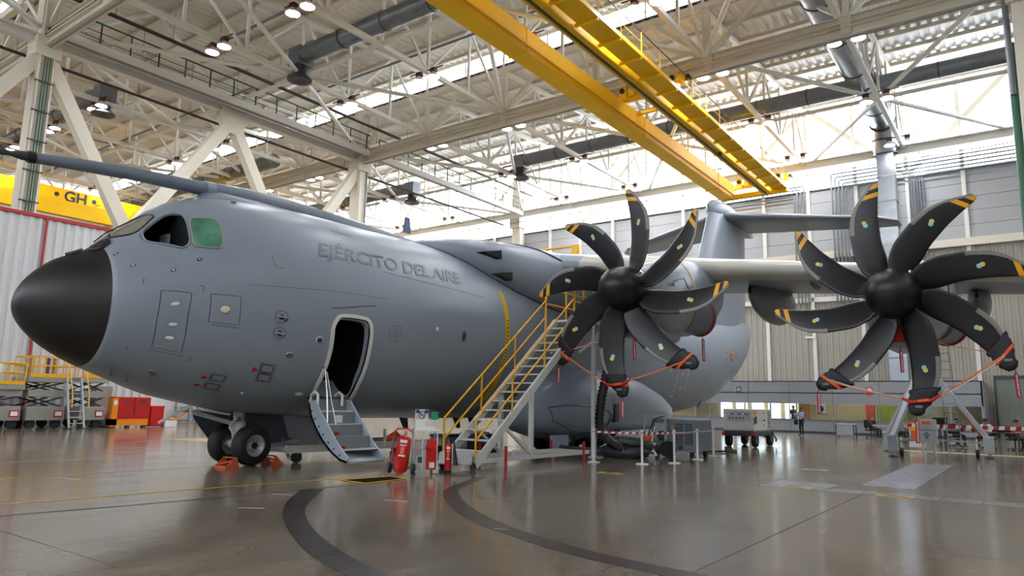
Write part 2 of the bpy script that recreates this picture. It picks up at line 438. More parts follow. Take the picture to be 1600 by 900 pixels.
# ---- columns
def column(x, y, z1, label):
    c = empty('steel_column', (x, y, 0), label=label, cat='column', group='cream steel columns carrying the crane beams')
    stick('shaft', (0, 0, .05), (0, 0, z1), .8, .8, M_STEEL, c)
    stick('base_plate', (0, 0, 0), (0, 0, .06), 1.1, 1.1, M_STEEL, c)
    for s in (-1, 1): stick('flange_strip', (.42, s * .3, 0.05), (.42, s * .3, z1), .05, .16, M_STEELW, c)
    MB().box((0, 0, 18.3), (1.15, 1.15, 1.0)).build('head_plate', M_STEEL, c, bevel=.03)
    return c
c1 = column(XK[6], YA, 22.4, 'tall cream column strung with green cables beside corrugated partition')
for s in (-.1, .02, .14): rod('cable_run', (.5, s, 6), (.5, s, 19.5), .06, M_GRN, c1)
for z in (9, 10.5, 12, 13.5, 15, 16.5): stick('cable_bracket', (.48, -.42, z), (.48, .42, z), .1, .05, M_DGREY, c1)
c2 = column(XK[6], YB, 22.4, 'cream column behind the aircraft spine, braced by two diagonals')
rod('cable_run', (.5, .3, 0), (.5, .3, 19), .12, M_DUCT, c2)
c3 = column(XK[0] + .3, YB, 22.4, 'cream column with green pipes at the right hand crane beam')
rod('green_pipe', (-.55, .5, 0), (-.55, .5, 16.5), .32, M_GRN, c3); rod('grey_pipe', (-.6, -.25, 14), (-.6, -.25, 22), .22, M_DUCT, c3)
for (x, y) in ((XK[6], YD), (XK[0] + .3, YA), (XK[0] + .3, YD), (XK[12], YB), (XK[12], YA)):
    column(x, y, 22.4, 'plain cream column of the far bays')
column(XK[6], YC - .8, 22.4, 'cream column standing against the glazed back wall')

# ---- W bracing of the column line
for (ya, yb) in ((YA, YB), (YD, YA)):
    br = empty('portal_bracing', (XK[6], ya, 0), label='big cream W bracing between two columns under the catwalk' if ya == YA else 'cream W bracing of the bay behind the first column', cat='bracing')
    L = yb - ya
    pts = [(0, 18.2), (L * .235, 9.9), (L * .5, 18.2), (L * .735, 9.9), (L, 18.2)]
    for p, q in zip(pts[:-1], pts[1:]): stick('brace', (0, p[0], p[1]), (0, q[0], q[1]), .55, .62, M_STEEL, br)
    stick('tie', (0, L * .235, 9.9), (0, L * .735, 9.9), .4, .4, M_STEEL, br)
    MB().prism([(-.3, L * .5 - .9, 18.75), (-.3, L * .5 - .9, 18.2), (-.3, L * .5 - .3, 17.3), (-.3, L * .5 + .3, 17.3), (-.3, L * .5 + .9, 18.2), (-.3, L * .5 + .9, 18.75)], (.6, 0, 0)).build('gusset', M_STEEL, br)
    stick('chord', (0, 0, 18.75), (0, L, 18.75), .5, .5, M_STEELW, br, 'ibeam')
    for k, (ya_, za, yb_, zb) in enumerate(((L * .5, 18.9, L * .25, 22.9), (L * .5, 18.9, L * .75, 22.9), (0, 18.9, L * .25, 22.9), (L, 18.9, L * .75, 22.9))):
        rod('upper_brace', (0, ya_, za), (0, yb_, zb), .26, M_STEELW, br)

# ---- main trusses along X with the crane beam slung below
def main_truss(xa, xb, n, y, label):
    t = empty('main_truss', (xa, y, 0), label=label, cat='truss')
    L = xb - xa; p = L / n
    stick('bottom_chord', (0, 0, 19.2), (L, 0, 19.2), .36, .36, M_STEEL, t, 'ibeam')
    stick('top_chord', (0, 0, 22.15), (L, 0, 22.15), .3, .3, M_STEEL, t)
    stick('crane_beam', (0, 0, 18.62), (L, 0, 18.62), .42, .5, M_STEEL, t, 'ibeam')
    stick('crane_rail', (0, 0, 18.34), (L, 0, 18.34), .12, .08, M_STEELD, t)
    for k in range(n + 1):
        x = k * p
        stick('hanger', (x, 0, 18.5), (x, 0, 19.5), .3, .46, M_STEEL, t)
        stick('post', (x, 0, 19.3), (x, 0, 22.1), .24, .24, M_STEEL, t)
        if k < n:
            stick('diagonal', (x, 0, 19.3), (x + p / 2, 0, 22.1), .2, .2, M_STEEL, t)
            stick('diagonal', (x + p, 0, 19.3), (x + p / 2, 0, 22.1), .2, .2, M_STEEL, t)
    return t
main_truss(XK[6], XK[0] + .3, 6, YB, 'cream main truss over the wing with the crane beam slung below')
main_truss(XK[6], XK[0] + .3, 6, YA, 'cream main truss overhead beyond the first column, towards the nose')
main_truss(XK[12], XK[6], 6, YB, 'cream main truss of the far aisle in line with the wing')
main_truss(XK[12], XK[6], 6, YA, 'cream main truss of the far aisle in line with the nose')
main_truss(XK[0] + .3, XK[0] + 26, 4, YB, 'cream main truss beyond the column with green pipes')
# runway beam on the back wall
rb = empty('runway_beam', (0, YC - 1.2, 0), label='long pale runway beam along the glazed back wall', cat='beam')
stick('beam', (-84, 0, 19.0), (27, 0, 19.0), .5, .62, M_STEELW, rb, 'ibeam')
stick('conductor_rail', (-84, -.25, 18.25), (27, -.25, 18.25), .06, .06, M_STEELD, rb)
for k in range(36): stick('rail_hanger', (-80 + 3 * k, -.25, 18.25), (-80 + 3 * k, -.05, 18.75), .04, .04, M_STEELD, rb)
for k in range(18): stick('bracket', (XK[0] - 6.49 * k + 6.49 * 3, 0, 19.0), (XK[0] - 6.49 * k + 6.49 * 3, 1.1, 19.0), .3, .4, M_STEELW, rb)

# ---- lattice trusses along Y
def lattice(x, ya, label, grp):
    t = empty('lattice_truss', (x, ya, 0), label=label, cat='truss', group=grp)
    n = 6; p = 20.6 / n
    ztop = lambda y: ZLO + (ZHI - ZLO) * y / 20.6 - .36
    stick('bottom_chord', (0, 0, Z_CH), (0, 20.0, Z_CH), .24, .24, M_STEELW, t)
    stick('top_chord', (0, 0, ztop(0)), (0, 20.6, ztop(20.6)), .24, .22, M_STEELW, t)
    for k in range(n + 1):
        stick('post', (0, k * p, Z_CH), (0, k * p, ztop(k * p)), .14, .14, M_STEELW, t)
        if k < n:
            a, b_ = (k, k + 1) if k % 2 == 0 else (k + 1, k)
            stick('diagonal', (0, a * p, Z_CH), (0, b_ * p, ztop(b_ * p)), .13, .13, M_STEELW, t)
    return t
ORD = ['', 'first', 'second', 'third', 'fourth', 'fifth']
for k in range(1, 12):
    if k == 6: continue
    ais = 'over the aircraft' if k < 6 else 'of the far aisle'
    for ya, nm in ((YA, 'middle'), (YB, 'back')):
        lattice(XK[k], ya, '%s slim lattice truss from the braced columns, %s bay %s' % (ORD[6 - k if k < 6 else k - 6], nm, ais), 'lattice trusses %s, %s bay' % (ais, nm))
for k in range(1, 6):
    lattice(XK[k], YD, '%s slim lattice truss from the braced columns, bay before the nose' % ORD[6 - k], 'lattice trusses before the nose')
lattice(XR[0], YB, 'slim cream lattice truss beyond the right hand column', 'lattice trusses beyond the right column')

# ---- plan bracing tubes at bottom chord level
pb = empty('plan_bracing', (0, 0, Z_CH + .1), label='thin cream tubes crossing flat between the trusses overhead', cat='bracing')
for (ya, yb) in ((YA, YB), (YB, YC), (YD, YA)):
    ym = (ya + yb) / 2
    for k in (0, 2, 4, 6, 8):
        a = XK[k]; b_ = XK[k + 2]; m_ = XK[k + 1]
        for p, q in (((a, ya), (m_, ym)), ((m_, ym), (b_, ya)), ((a, yb), (m_, ym)), ((m_, ym), (b_, yb)), ((a, ym), (b_, ym))):
            rod('tube', (p[0], p[1], 0), (q[0], q[1], 0), .24, M_STEELW, pb)

# ---- catwalk with green railing along the column line
cw = empty('catwalk', (XK[6] + .9, 0, 0), label='narrow catwalk with green railing along the column line', cat='catwalk')
for (ya, yb) in ((YA + .4, YB - .4), (YB + .5, YC - 2)):
    stick('deck', (0, ya, 18.95), (0, yb, 18.95), .9, .08, M_STEELD, cw)
    stick('edge_beam', (.5, ya, 18.85), (.5, yb, 18.85), .12, .4, M_STEELW, cw)
    for z, m_, d in ((20.15, M_GRN, .09), (19.65, M_DGREY, .04), (19.3, M_DGREY, .04)): rod('rail', (.5, ya, z), (.5, yb, z), d, m_, cw)
    n = int((yb - ya) / 1.5)
    for k in range(n + 1): stick('rail_post', (.5, ya + k * 1.5, 18.9), (.5, ya + k * 1.5, 20.15), .06, .06, M_DGREY if k % 2 else M_GRN, cw)
for (x, z, d, m_, lb) in ((-36.3, 20.5, .2, M_PIPE, 'dark brown sprinkler main beside the green catwalk'), (-35.2, 21.2, .14, M_PIPE, 'thin dark pipe high beside the green catwalk'), (-39.6, 18.2, .16, M_PIPE, 'dark pipe below the catwalk on the far side of columns')):
    pp = empty('pipe_run', (x, 0, z), label=lb, cat='pipe')
    rod('pipe', (0, -8, 0), (0, 52.5, 0), d, m_, pp)
    for k in range(20): stick('pipe_hanger', (0, -6 + 3 * k, 0), (0, -6 + 3 * k, 22.3 - z), .03, .03, M_STEELD, pp)
# pipes under the roof along X
for (y, z, x0, x1, d, lb) in ((20.5, 21.4, -37, -8, .16, 'grey pipe under the roof beyond the first truss'), (28.2, 21.7, -37, -6, .14, 'grey pipe under the roof near the overhead truss'), (47.5, 21.8, -36, 8, .16, 'grey pipe under the roof by the back glazing'), (38.6, 21.6, -37, 10, .12, 'grey pipe under the roof behind the wing truss'), (25.3, 21.6, -74, -40, .16, 'grey pipe under the roof of the far aisle')):
    pp = empty('pipe_run', (0, y, z), label=lb, cat='pipe')
    rod('pipe', (x0, 0, 0), (x1, 0, 0), d, M_DUCT, pp)
    k = x0 + 1
    while k < x1: rod('pipe_hanger', (k, 0, 0), (k, 0, 22.6 - z), .025, M_STEELD, pp); k += 3.2
# ================================================================ BACK WALL (Y = 54)
M_PANEL = mat('grey_wall_panel', (168, 169, 171), .45, var=.03, scale=.5)
M_BEIGE = mat('beige_corrugated_sheet', (166, 160, 148), .5, var=.03, scale=.3)
M_OFFICE = mat('grey_office_cladding', (146, 150, 156), .45, var=.02)
wb = empty('wall_back', (0, YC, 0), kind='structure')
cx = [XK[0] + 3.245 * k for k in range(-26, 9)]
for a, b_ in zip(cx[:-1], cx[1:]):
    for r in range(5):
        z0 = 12.7 + r * .94
        MB().b2((a + .02, 0, z0 + .012), (b_ - .02, .12, z0 + .928)).build('wall_panel', M_PANEL, wb)
for x in cx:
    stick('wall_post', (x, -.12, 3), (x, -.12, 24), .2, .24, M_STEELW, wb)
stick('wall_rail', (-84, -.25, 12.45), (27, -.25, 12.45), .3, .5, M_STEEL, wb)
stick('wall_rail', (-84, -.12, 9.3), (27, -.12, 9.3), .2, .34, M_STEELW, wb)
stick('window_sill_rail', (-84, -.05, 17.43), (27, -.05, 17.43), .2, .1, M_DGREY, wb)
stick('wall_rail', (-84, .05, 24.1), (27, .05, 24.1), .3, .6, M_STEEL, wb)
def vcorr(name, x0, x1, z0, z1, period, depth, m, parent, y=0.0):
    b = MB(); r0 = []; r1 = []
    n = int((x1 - x0) / period)
    for i in range(n):
        xa = x0 + i * period
        for dx, d in ((0, 0), (.4, 0), (.5, -depth), (.9, -depth)):
            r0.append((xa + dx * period, y + d, z0)); r1.append((xa + dx * period, y + d, z1))
    b.grid([r1, r0], smooth=False); return b.build(name, m, parent)
for a, b_ in zip(cx[::2][:-1], cx[::2][1:]):
    vcorr('wall_sheet', a, b_, 0, 12.25, .4, .05, M_BEIGE, wb, .05)
MB().b2((-84, .14, 0), (27, .3, 17.4)).build('wall_core', M_STEELD, wb)
# big wind braces behind the glazing
for k in range(0, 14, 2):
    a = XK[0] + 6.49 - 6.49 * k; b_ = a - 6.49; c_ = a - 12.98
    stick('wind_brace', (a, .1, 17.6), (b_, .1, 23.9), .34, .34, M_STEEL, wb); stick('wind_brace', (c_, .1, 17.6), (b_, .1, 23.9), .34, .34, M_STEEL, wb)
w = empty('window_%d' % wi, (0, YC + .2, 0), kind='structure'); wi += 1
rows = [17.5, 18.9, 20.6, 22.3, 23.85]
for a, b_ in zip(cx[:-1], cx[1:]):
    for z0, z1 in zip(rows[:-1], rows[1:]):
        MB().b2((a + .04, -.01, z0 + .03), (b_ - .04, .01, z1 - .03)).build('pane', M_SKYL, w)
for z in rows: stick('glazing_bar', (-84, 0, z), (27, 0, z), .06, .06, M_STEELW, w)
# pipes and duct on the back wall
for j, x0 in enumerate((-12.6, -10.9)):
    pg = empty('wall_pipes', (x0, YC - .55, 0), label='bundle of %s grey pipes bending down the back wall %s' % (('four', 'beside the crane end') if j == 0 else ('five', 'towards the wall duct')), cat='pipe')
    for k in range(4 + j):
        x = .24 * k * (1 if j else -1) + (.2 if j else 0); z = 17.75 - .22 * k if j == 0 else 18.3 - .26 * k
        ex = -7 if j == 0 else 3.0
        if j == 0: pts = [(-6.5, 0, z), (x - .15, 0, z), (x - .04, 0, z - .05), (x, 0, z - .18), (x, 0, 9.0)]
        else: pts = [(11.2, 0, z), (x + .15, 0, z), (x + .04, 0, z - .05), (x, 0, z - .18), (x, 0, 9.0)]
        MB().tube(pts, .06, 8).build('pipe', M_DUCT, pg)
    stick('pipe_clamp', (-.8 if j == 0 else 0, .05, 11.6), (.1 if j == 0 else 1.4, .05, 11.6), .06, .1, M_STEELD, pg)
dv = empty('wall_duct', (-6.95, YC - 1.7, 0), label='square silver sheet metal duct running down the back wall', cat='duct')
for k in range(9):
    z1 = 18.9 - k * 1.75
    MB().b2((-.52, -.45, max(z1 - 1.73, 3.4)), (.52, .45, z1)).build('duct_section', M_GALV, dv)
    MB().b2((-.56, -.49, z1 - .04), (.56, .49, z1)).build('duct_flange', M_STEELD, dv)
pv = empty('wall_pipes', (-5.2, YC - .5, 0), label='close row of thin grey pipes right of the wall duct', cat='pipe')
for k in range(6): rod('pipe', (.16 * k - .6, 0, 11.8), (.16 * k - .6, 0, 17.3), .1, M_DUCT, pv)
# ---- left part of far wall and others
M_SIDE = mat('pale_side_wall', (186, 184, 178), .5, var=.04, scale=.3)
wf = MB().b2((-84.3, -29, 0), (-84, 54, 22.6)).build('wall_left', M_SIDE); tag(wf, kind='structure')
wr = MB().b2((27, -29, 0), (27.3, 54, 22.6)).build('wall_right', M_SIDE); tag(wr, kind='structure')

wfr = empty('wall_front', (0, YD - 20.6, 0), kind='structure')  # unseen closed front, added to hold back daylight from that side
for k in range(17):
    MB().b2((-84 + k * 6.53, -.2, 0), (-84 + (k + 1) * 6.53 - .04, 0, 17.4)).build('door_panel', M_PANEL, wfr)
stick('wall_rail', (-84, 0, 22.6), (27, 0, 22.6), .3, .5, M_STEEL, wfr)
w = empty('window_%d' % wi, (0, YD - 20.6, 0), kind='structure'); wi += 1
for k in range(17): MB().b2((-84 + k * 6.53, -.1, 17.45), (-84 + (k + 1) * 6.53 - .1, -.08, 22.4)).build('pane', M_SKYL, w)

# ---- corrugated partition beside the first column, red trims
M_CORRW = mat('white_corrugated_sheet', (206, 208, 210), .4, var=.03, scale=.4)
M_REDTRIM = mat('red_trim_paint', (178, 26, 34), .4)
wp = empty('wall_partition', (-37.55, 0, 0), kind='structure')
for s in range(7):
    y0 = -3 + s * 3.2
    b = MB(); r0 = []; r1 = []
    for i in range(8):
        ya = y0 + i * .4
        for dy, d in ((0, 0), (.34, 0), (.5, .07), (.84, .07)):
            r0.append((d, ya + dy * .4, 0)); r1.append((d, ya + dy * .4, 9.75))
    r0.append((0, y0 + 3.2, 0)); r1.append((0, y0 + 3.2, 9.75))
    b.grid([r0, r1], smooth=False); b.build('sheet', M_CORRW, wp)
stick('top_trim', (.06, -3, 9.8), (.06, 19.4, 9.8), .14, .16, M_REDTRIM, wp)
stick('vertical_trim', (.11, 13.5, 0), (.11, 13.5, 9.8), .06, .1, M_REDTRIM, wp)
MB().b2((-.1, -3, 0), (-.04, 19.4, 9.75)).build('backing', M_STEELD, wp)

# ================================================================ OFFICE ROW along the back wall
YO = 48.6
ofc = empty('wall_office', (0, YO, 0), kind='structure')
ox0, ox1 = -23.6, -2.35
MB().b2((ox0, 0, 0), (ox1, .12, .82)).build('dado_panel', M_OFFICE, ofc)
MB().b2((ox0, .0, 1.84), (ox1, .12, 3.3)).build('header_panel', M_OFFICE, ofc)
for k in range(9):
    x = ox0 + (ox1 - ox0) * k / 8
    stick('panel_joint', (x, -.01, 0), (x, -.01, 3.3), .03, .05, M_MGREY, ofc)
MB().b2((ox1 - .1, 0, 0), (ox1, 5, 3.3)).build('end_panel', M_OFFICE, ofc)
MB().b2((ox0, 0, 3.24), (ox1, 5.2, 3.3)).build('roof_panel', M_OFFICE, ofc)
stick('base_strip', (ox0, -.02, .06), (ox1, -.02, .06), .03, .12, M_DGREY, ofc)
M_OFFW = mat('office_cream_wall', (204, 190, 150), .6)
MB().b2((ox0, 3.6, 0), (ox1 - .1, 3.7, 3.2)).build('rear_panel', M_OFFW, ofc)
MB().b2((ox0, 0, 2.5), (ox1, 3.6, 2.56)).build('suspended_ceiling', M_WHT, ofc)
ow = empty('window_%d' % wi, (0, YO + .05, 0), kind='structure'); wi += 1
pan = [-19.4, -17.6, -15.9, -14.2, -12.55, -10.2, -7.9, -5.7, -4.0, -2.45]
for a, b_ in zip(pan[:-1], pan[1:]):
    MB().b2((a + .04, -.01, .84), (b_ - .04, .01, 1.82)).build('pane', M_GLASS, ow)
for x in pan: stick('mullion', (x, 0, .82), (x, 0, 1.84), .09, .08, M_OFFICE, ow)
stick('sill', (ox0, -.06, .84), (ox1, -.06, .84), .12, .05, M_MGREY, ow)
# ceiling lamps inside the office and coloured panels seen through the glass
M_LAMP = mat('lit_lamp', (255, 250, 240), .5, emit=(255, 246, 232), estr=9)
for k, x in enumerate((-17.6, -14.6, -11.6, -10.4, -9.2, -8.4, -7.4, -5.2)):
    o = MB().box((0, 0, 0), (.5, .5, .05)).build('office_lamp', M_LAMP, loc=(x, YO + 2.0, 2.46)); tag(o, 'small square ceiling lamp inside the office row', 'lamp', 'office ceiling lamps')
for (x0, x1, rgb, nm, lb) in ((-9.0, -8.5, (196, 72, 24), 'orange_locker', 'narrow orange panel inside the office'), (-8.4, -6.6, (150, 158, 60), 'green_board', 'broad olive green board inside the office'), (-13.2, -12.6, (186, 128, 44), 'wooden_cabinet', 'brown wooden cabinet inside the office')):
    o = MB().b2((x0, YO + 3.2, 0.02), (x1, YO + 3.6, 2.2)).build(nm, mat(nm, rgb, .5), bevel=.02); tag(o, lb, 'panel')
# bright outside light behind the left windows of the office
for k in range(5):
    x = -18.8 + k * 1.15
    o = MB().b2((x, YO + 3.5, .8), (x + .8, YO + 3.56, 2.4)).build('office_back_window', mat('bright_back_window', (240, 244, 248), .5, emit=(236, 242, 250), estr=3.0)); tag(o, 'bright daylit window at the rear of the office', 'window', 'rear office windows')
# large sliding door at right
dr = empty('door_1', (0, YC - .1, 0), kind='structure')
for k in range(4):
    vcorr('door_leaf', -1.9 + k * 2.4, .45 + k * 2.4, 0, 3.6, .2, .04, mat('grey_green_door_sheet', (132, 138, 130), .5), dr, -.1)
    stick('door_frame', (-1.95 + k * 2.4, -.12, 0), (-1.95 + k * 2.4, -.12, 3.7), .1, .12, M_DGREY, dr)
stick('door_head', (-2, -.12, 3.7), (8, -.12, 3.7), .16, .2, M_DGREY, dr)
# signs on the office front
sg = MB().b2((0, -.02, 0), (.34, 0, .5)).build('fire_sign', mat('red_sign_face', (200, 60, 40), .5), loc=(-8.35, YO - .002, 2.4)); tag(sg, 'small red and white fire sign on the office front', 'sign')
MB().b2((.06, -.03, .28), (.28, -.02, .44)).build('sign_symbol', M_WHT, sg)
sg = MB().b2((0, -.02, 0), (.3, 0, .36)).build('exit_sign', mat('dark_sign_face', (46, 52, 50), .5), loc=(-16.4, YO - .002, 2.55)); tag(sg, 'small dark exit sign on the office front', 'sign')
MB().b2((.06, -.03, .06), (.12, -.02, .3)).build('sign_symbol', M_WHT, sg); MB().b2((.18, -.03, .06), (.24, -.02, .3)).build('sign_symbol', M_WHT, sg)
for (x, z) in ((-20.6, 2.5), (-12.7, 6.6)):
    o = MB().box((0, -.12, 0), (.7, .24, .14)).build('wall_lamp', M_WHT, loc=(x, YO if z < 3 else YC - .1, z)); tag(o, 'flat white lamp fixed on the %s' % ('office front' if z < 3 else 'beige back wall'), 'lamp')
    MB().b2((-.05, -.1, .06), (.05, .0, .16)).build('bracket', M_MGREY, o)
ps = MB().box((0, 0, 0), (.62, .02, .62)).build('round_notice', M_WHT, loc=(-11.85, YO + 3.5, 1.55)); tag(ps, 'white notice with blue round symbol in the office', 'notice')
MB().cyl((0, -.03, 0), (0, -.01, 0), .2, n=20).build('round_symbol', mat('blue_print', (40, 52, 110), .5), ps)
# ================================================================ AIRCRAFT
XC, NY, NZ, SE = -14.85, 4.97, 3.1, .93
_S = [0, .25, .6, 1.1, 1.8, 2.6, 3.5, 4.5, 5.5, 7, 9, 11.3, 16, 22, 27, 30, 32.6, 35.6, 37.9, 39.4, 39.95, 40.1]
_T = [0, .6, .93, 1.2, 1.85, 2.51, 2.79, 2.89, 2.94, 2.94, 2.96, 2.95, 2.95, 2.95, 2.97, 3.0, 3.05, 3.2, 3.45, 3.72, 3.6, 3.2]
_B = [0, -.47, -.75, -1.01, -1.28, -1.57, -1.76, -1.93, -1.99, -2.08, -2.08, -2.1, -2.1, -2.1, -1.97, -1.69, -1.06, .1, 1.36, 2.35, 2.85, 3.2]
_W = [0, .42, .68, .98, 1.36, 1.72, 2.08, 2.36, 2.56, 2.75, 2.82, 2.82, 2.82, 2.82, 2.72, 2.5, 2.2, 1.75, 1.3, .8, .42, .02]
def _pchip(x, y):
    n = len(x); h = [x[i + 1] - x[i] for i in range(n - 1)]; d = [(y[i + 1] - y[i]) / h[i] for i in range(n - 1)]
    m = [0.0] * n
    for i in range(1, n - 1):
        if d[i - 1] * d[i] > 0:
            w1 = 2 * h[i] + h[i - 1]; w2 = h[i] + 2 * h[i - 1]; m[i] = (w1 + w2) / (w1 / d[i - 1] + w2 / d[i])
    m[0] = d[0]; m[-1] = d[-1]
    def f(v):
        k = 0
        while k < n - 2 and v > x[k + 1]: k += 1
        t = (v - x[k]) / h[k]
        return y[k] * (1 + 2 * t) * (1 - t) ** 2 + m[k] * h[k] * t * (1 - t) ** 2 + y[k + 1] * t * t * (3 - 2 * t) + m[k + 1] * h[k] * t * t * (t - 1)
    return f
_xs = [math.sqrt(s) for s in _S]
_ft, _fb, _fw = _pchip(_xs, _T), _pchip(_xs, _B), _pchip(_xs, _W)
def _pw(c): return math.copysign(abs(c) ** SE, c)
def fus0(s, ph):
    q = math.sqrt(max(s, 0)); t, b, w = _ft(q), _fb(q), _fw(q)
    return Vector((XC + w * _pw(math.cos(ph)), NY + s, NZ + (t + b) / 2 + (t - b) / 2 * _pw(math.sin(ph))))
def surf(s, deg, off=0.0):
    """point on the skin at station s and angle deg (0 = port side, 90 = top), raised by off"""
    ph = math.radians(deg); p = fus0(s, ph)
    if off == 0: return p
    a = fus0(s + .02, ph) - fus0(max(s - .02, 0), ph); b = fus0(s, ph + .01) - fus0(s, ph - .01)
    n = b.cross(a).normalized()
    return p + n * off
_t = surf(6, 0, 1.0)
_SG = 1 if _t.x > XC + 2.7 else -1
def skin(s, deg, off): return surf(s, deg, off * _SG)

M_AIR = mat('aircraft_grey_paint', (138, 148, 160), .36, var=.035, scale=.5, bump=.02, bscale=3)
M_AIRD = mat('aircraft_darker_grey', (98, 104, 112), .36, var=.035, scale=.7)
M_RAD = mat('black_radome', (29, 28, 28), .44, var=.06, scale=2)
M_LINE = mat('panel_line', (62, 66, 72), .5)
M_LETTER = mat('low_contrast_lettering', (112, 118, 125), .4)
M_LE = mat('pale_leading_edge', (186, 184, 172), .35, var=.05)
M_BLADE = mat('charcoal_blade', (24, 24, 28), .38, var=.08, scale=3)
M_BLADEY = mat('blade_tip_yellow', (240, 172, 20), .4)
M_BLADEG = mat('blade_erosion_strip', (130, 128, 121), .4)
M_SPIN = mat('spinner_black', (22, 21, 20), .42)
M_DECA = mat('decal_yellow_green', (222, 212, 96), .4)
M_DECB = mat('decal_light_blue', (150, 212, 222), .4)
M_INT = mat('shaded_cabin_interior', (10, 10, 12), .7, spec=.2)  # near-black colour stands in for the shade inside door and side window
M_INTL = mat('cabin_lining', (150, 160, 172), .5)
M_SIL = mat('satin_white_frame', (222, 224, 222), .35)
M_STRIPE = mat('prop_warning_yellow', (222, 176, 20), .4, var=.05)

AC = empty('transport_aircraft', (XC, 20, 0), label='huge matt grey four-engined transport aircraft with black nose cone', cat='airplane')
AC.location = (0, 0, 0)
# ---- fuselage shell and radome
SR = 1.235
def loft_rows(stations, nphi=96): return [[fus0(s, 2 * PI * k / nphi) for k in range(nphi)] for s in stations]
st = [SR + (1.6 - SR) * k / 4 for k in range(4)] + [1.6 + .1 * k for k in range(60)] + [7.6 + .35 * k for k in range(44)] + [23 + .5 * k for k in range(28)] + [37 + .25 * k for k in range(12)] + [39.95, 40.05, 40.1]
rows = loft_rows(st)
b = MB(); b.grid([r[::-1] for r in rows], closed=True)
b.add(rows[0], [list(range(96))]); b.add(rows[-1], [list(range(96))[::-1]])
fus = b.build('fuselage', [M_AIR, M_INT], AC, weld=True)
for p in fus.data.polygons: p.use_smooth = len(p.vertices) == 4
def cutter(poly, x0, x1, dz=0):
    c = MB(); A = []; B_ = []
    for s, d in poly:
        p = skin(s, d, 0); A.append((x0, p.y, p.z)); B_.append((x1, p.y, p.z + dz))
    n = len(A); c.add(A + B_, [list(range(n)), list(range(n, 2 * n))[::-1]] + [(i, n + i, n + (i + 1) % n, (i + 1) % n) for i in range(n)])
    o = c.build('cutter', M_INT, None, weld=True); return o
def smooth_poly(P, n=5, closed=True):
    P = [Vector((p[0], p[1])) for p in P]; N = len(P); out = []
    for i in range(N):
        a, b_, c, d = P[i - 1], P[i], P[(i + 1) % N], P[(i + 2) % N]
        for k in range(n):
            t = k / n; out.append(.5 * ((2 * b_) + (c - a) * t + (2 * a - 5 * b_ + 4 * c - d) * t * t + (3 * b_ - a - 3 * c + d) * t ** 3))
    return [(p.x, p.y) for p in out]
DOOR = [(5.345, -14), (5.333, -10.74), (5.40, -6.4), (5.56, -5.2), (5.98, -4.9), (6.16, -6.0), (6.238, -10.03), (6.291, -18.99), (6.365, -31.94), (6.425, -41.85), (6.53, -52.5), (6.5, -56.2), (6.4, -57.2), (5.84, -58.6), (5.68, -57.6), (5.62, -55), (5.489, -44.87), (5.442, -34.71), (5.39, -21.61)]
SIDEW = [(1.79, 53.2), (1.84, 57.5), (2.047, 61.13), (2.22, 62.0), (2.38, 57), (2.44, 50), (2.425, 38.4), (2.405, 29.8), (2.34, 27.0), (2.24, 27.9), (1.85, 41.2), (1.785, 47.5)]
DOOR = smooth_poly(DOOR, 3)
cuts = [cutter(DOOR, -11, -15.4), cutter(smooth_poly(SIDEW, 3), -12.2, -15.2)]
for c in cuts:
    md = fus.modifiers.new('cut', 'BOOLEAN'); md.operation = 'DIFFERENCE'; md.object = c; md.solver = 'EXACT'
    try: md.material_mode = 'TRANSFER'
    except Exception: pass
dg = bpy.context.evaluated_depsgraph_get()
me = bpy.data.meshes.new_from_object(fus.evaluated_get(dg))
if len(me.polygons) > 3000:
    fus.modifiers.clear(); old = fus.data; fus.data = me; me.name = 'fuselage'; bpy.data.meshes.remove(old)
else:
    fus.modifiers.clear()
for c in cuts: bpy.data.objects.remove(c, do_unlink=True)
b = MB()
rst = [SR * (k / 22) ** 1.8 for k in range(1, 23)]
rr = [r[::-1] for r in loft_rows(rst, 64)]
b.grid(rr, closed=True); tip = fus0(0, 0); n0 = len(b.v)
b.v.append(tuple(tip))
for k in range(64): b.f.append([(k + 1) % 64, k, n0]); b.m.append(0); b.sm.append(True)
rad = b.build('radome', M_RAD, AC)
tag(rad, 'matt black radome nose cone')

def patch(name, poly, m, off=.006, parent=None, rings=4, thick=0.0):
    cs = sum(p[0] for p in poly) / len(poly); cd = sum(p[1] for p in poly) / len(poly)
    b = MB(); rows = []
    for r in range(1, rings + 1):
        t = r / rings; rows.append([skin(cs + (s - cs) * t, cd + (d - cd) * t, off) for s, d in poly])
    if thick: rows.append([skin(s, d, off - thick) for s, d in poly])
    b.grid(rows, closed=True); i0 = len(b.v); b.v.append(tuple(skin(cs, cd, off))); n = len(poly)
    for k in range(n): b.f.append([i0, k, (k + 1) % n]); b.m.append(0); b.sm.append(True)
    o = b.build(name, m, parent if parent else AC, weld=True); return o
def rim(name, poly, w, m, off=.02, parent=None, depth=.05):
    """closed raised band of width w (metres) around a skin polygon"""
    cs = sum(p[0] for p in poly) / len(poly); cd = sum(p[1] for p in poly) / len(poly); R = 2.6
    inn, out = [], []
    N = len(poly)
    for i in range(N):
        a, c, p = poly[i - 1], poly[(i + 1) % N], poly[i]
        k = math.radians(1) * R
        t = Vector((c[0] - a[0], (c[1] - a[1]) * k)).normalized(); nn = Vector((t.y, -t.x))
        if nn.dot(Vector((p[0] - cs, (p[1] - cd) * k))) < 0: nn = -nn
        out.append((p[0] + nn.x * w, p[1] + nn.y * w / k)); inn.append(p)
    b = MB(); b.grid([[skin(*p, off - depth) for p in inn], [skin(*p, off) for p in inn], [skin(*p, off) for p in out], [skin(*p, -.01) for p in out]], closed=True, smooth=False)
    return b.build(name, m, parent if parent else AC, weld=True)
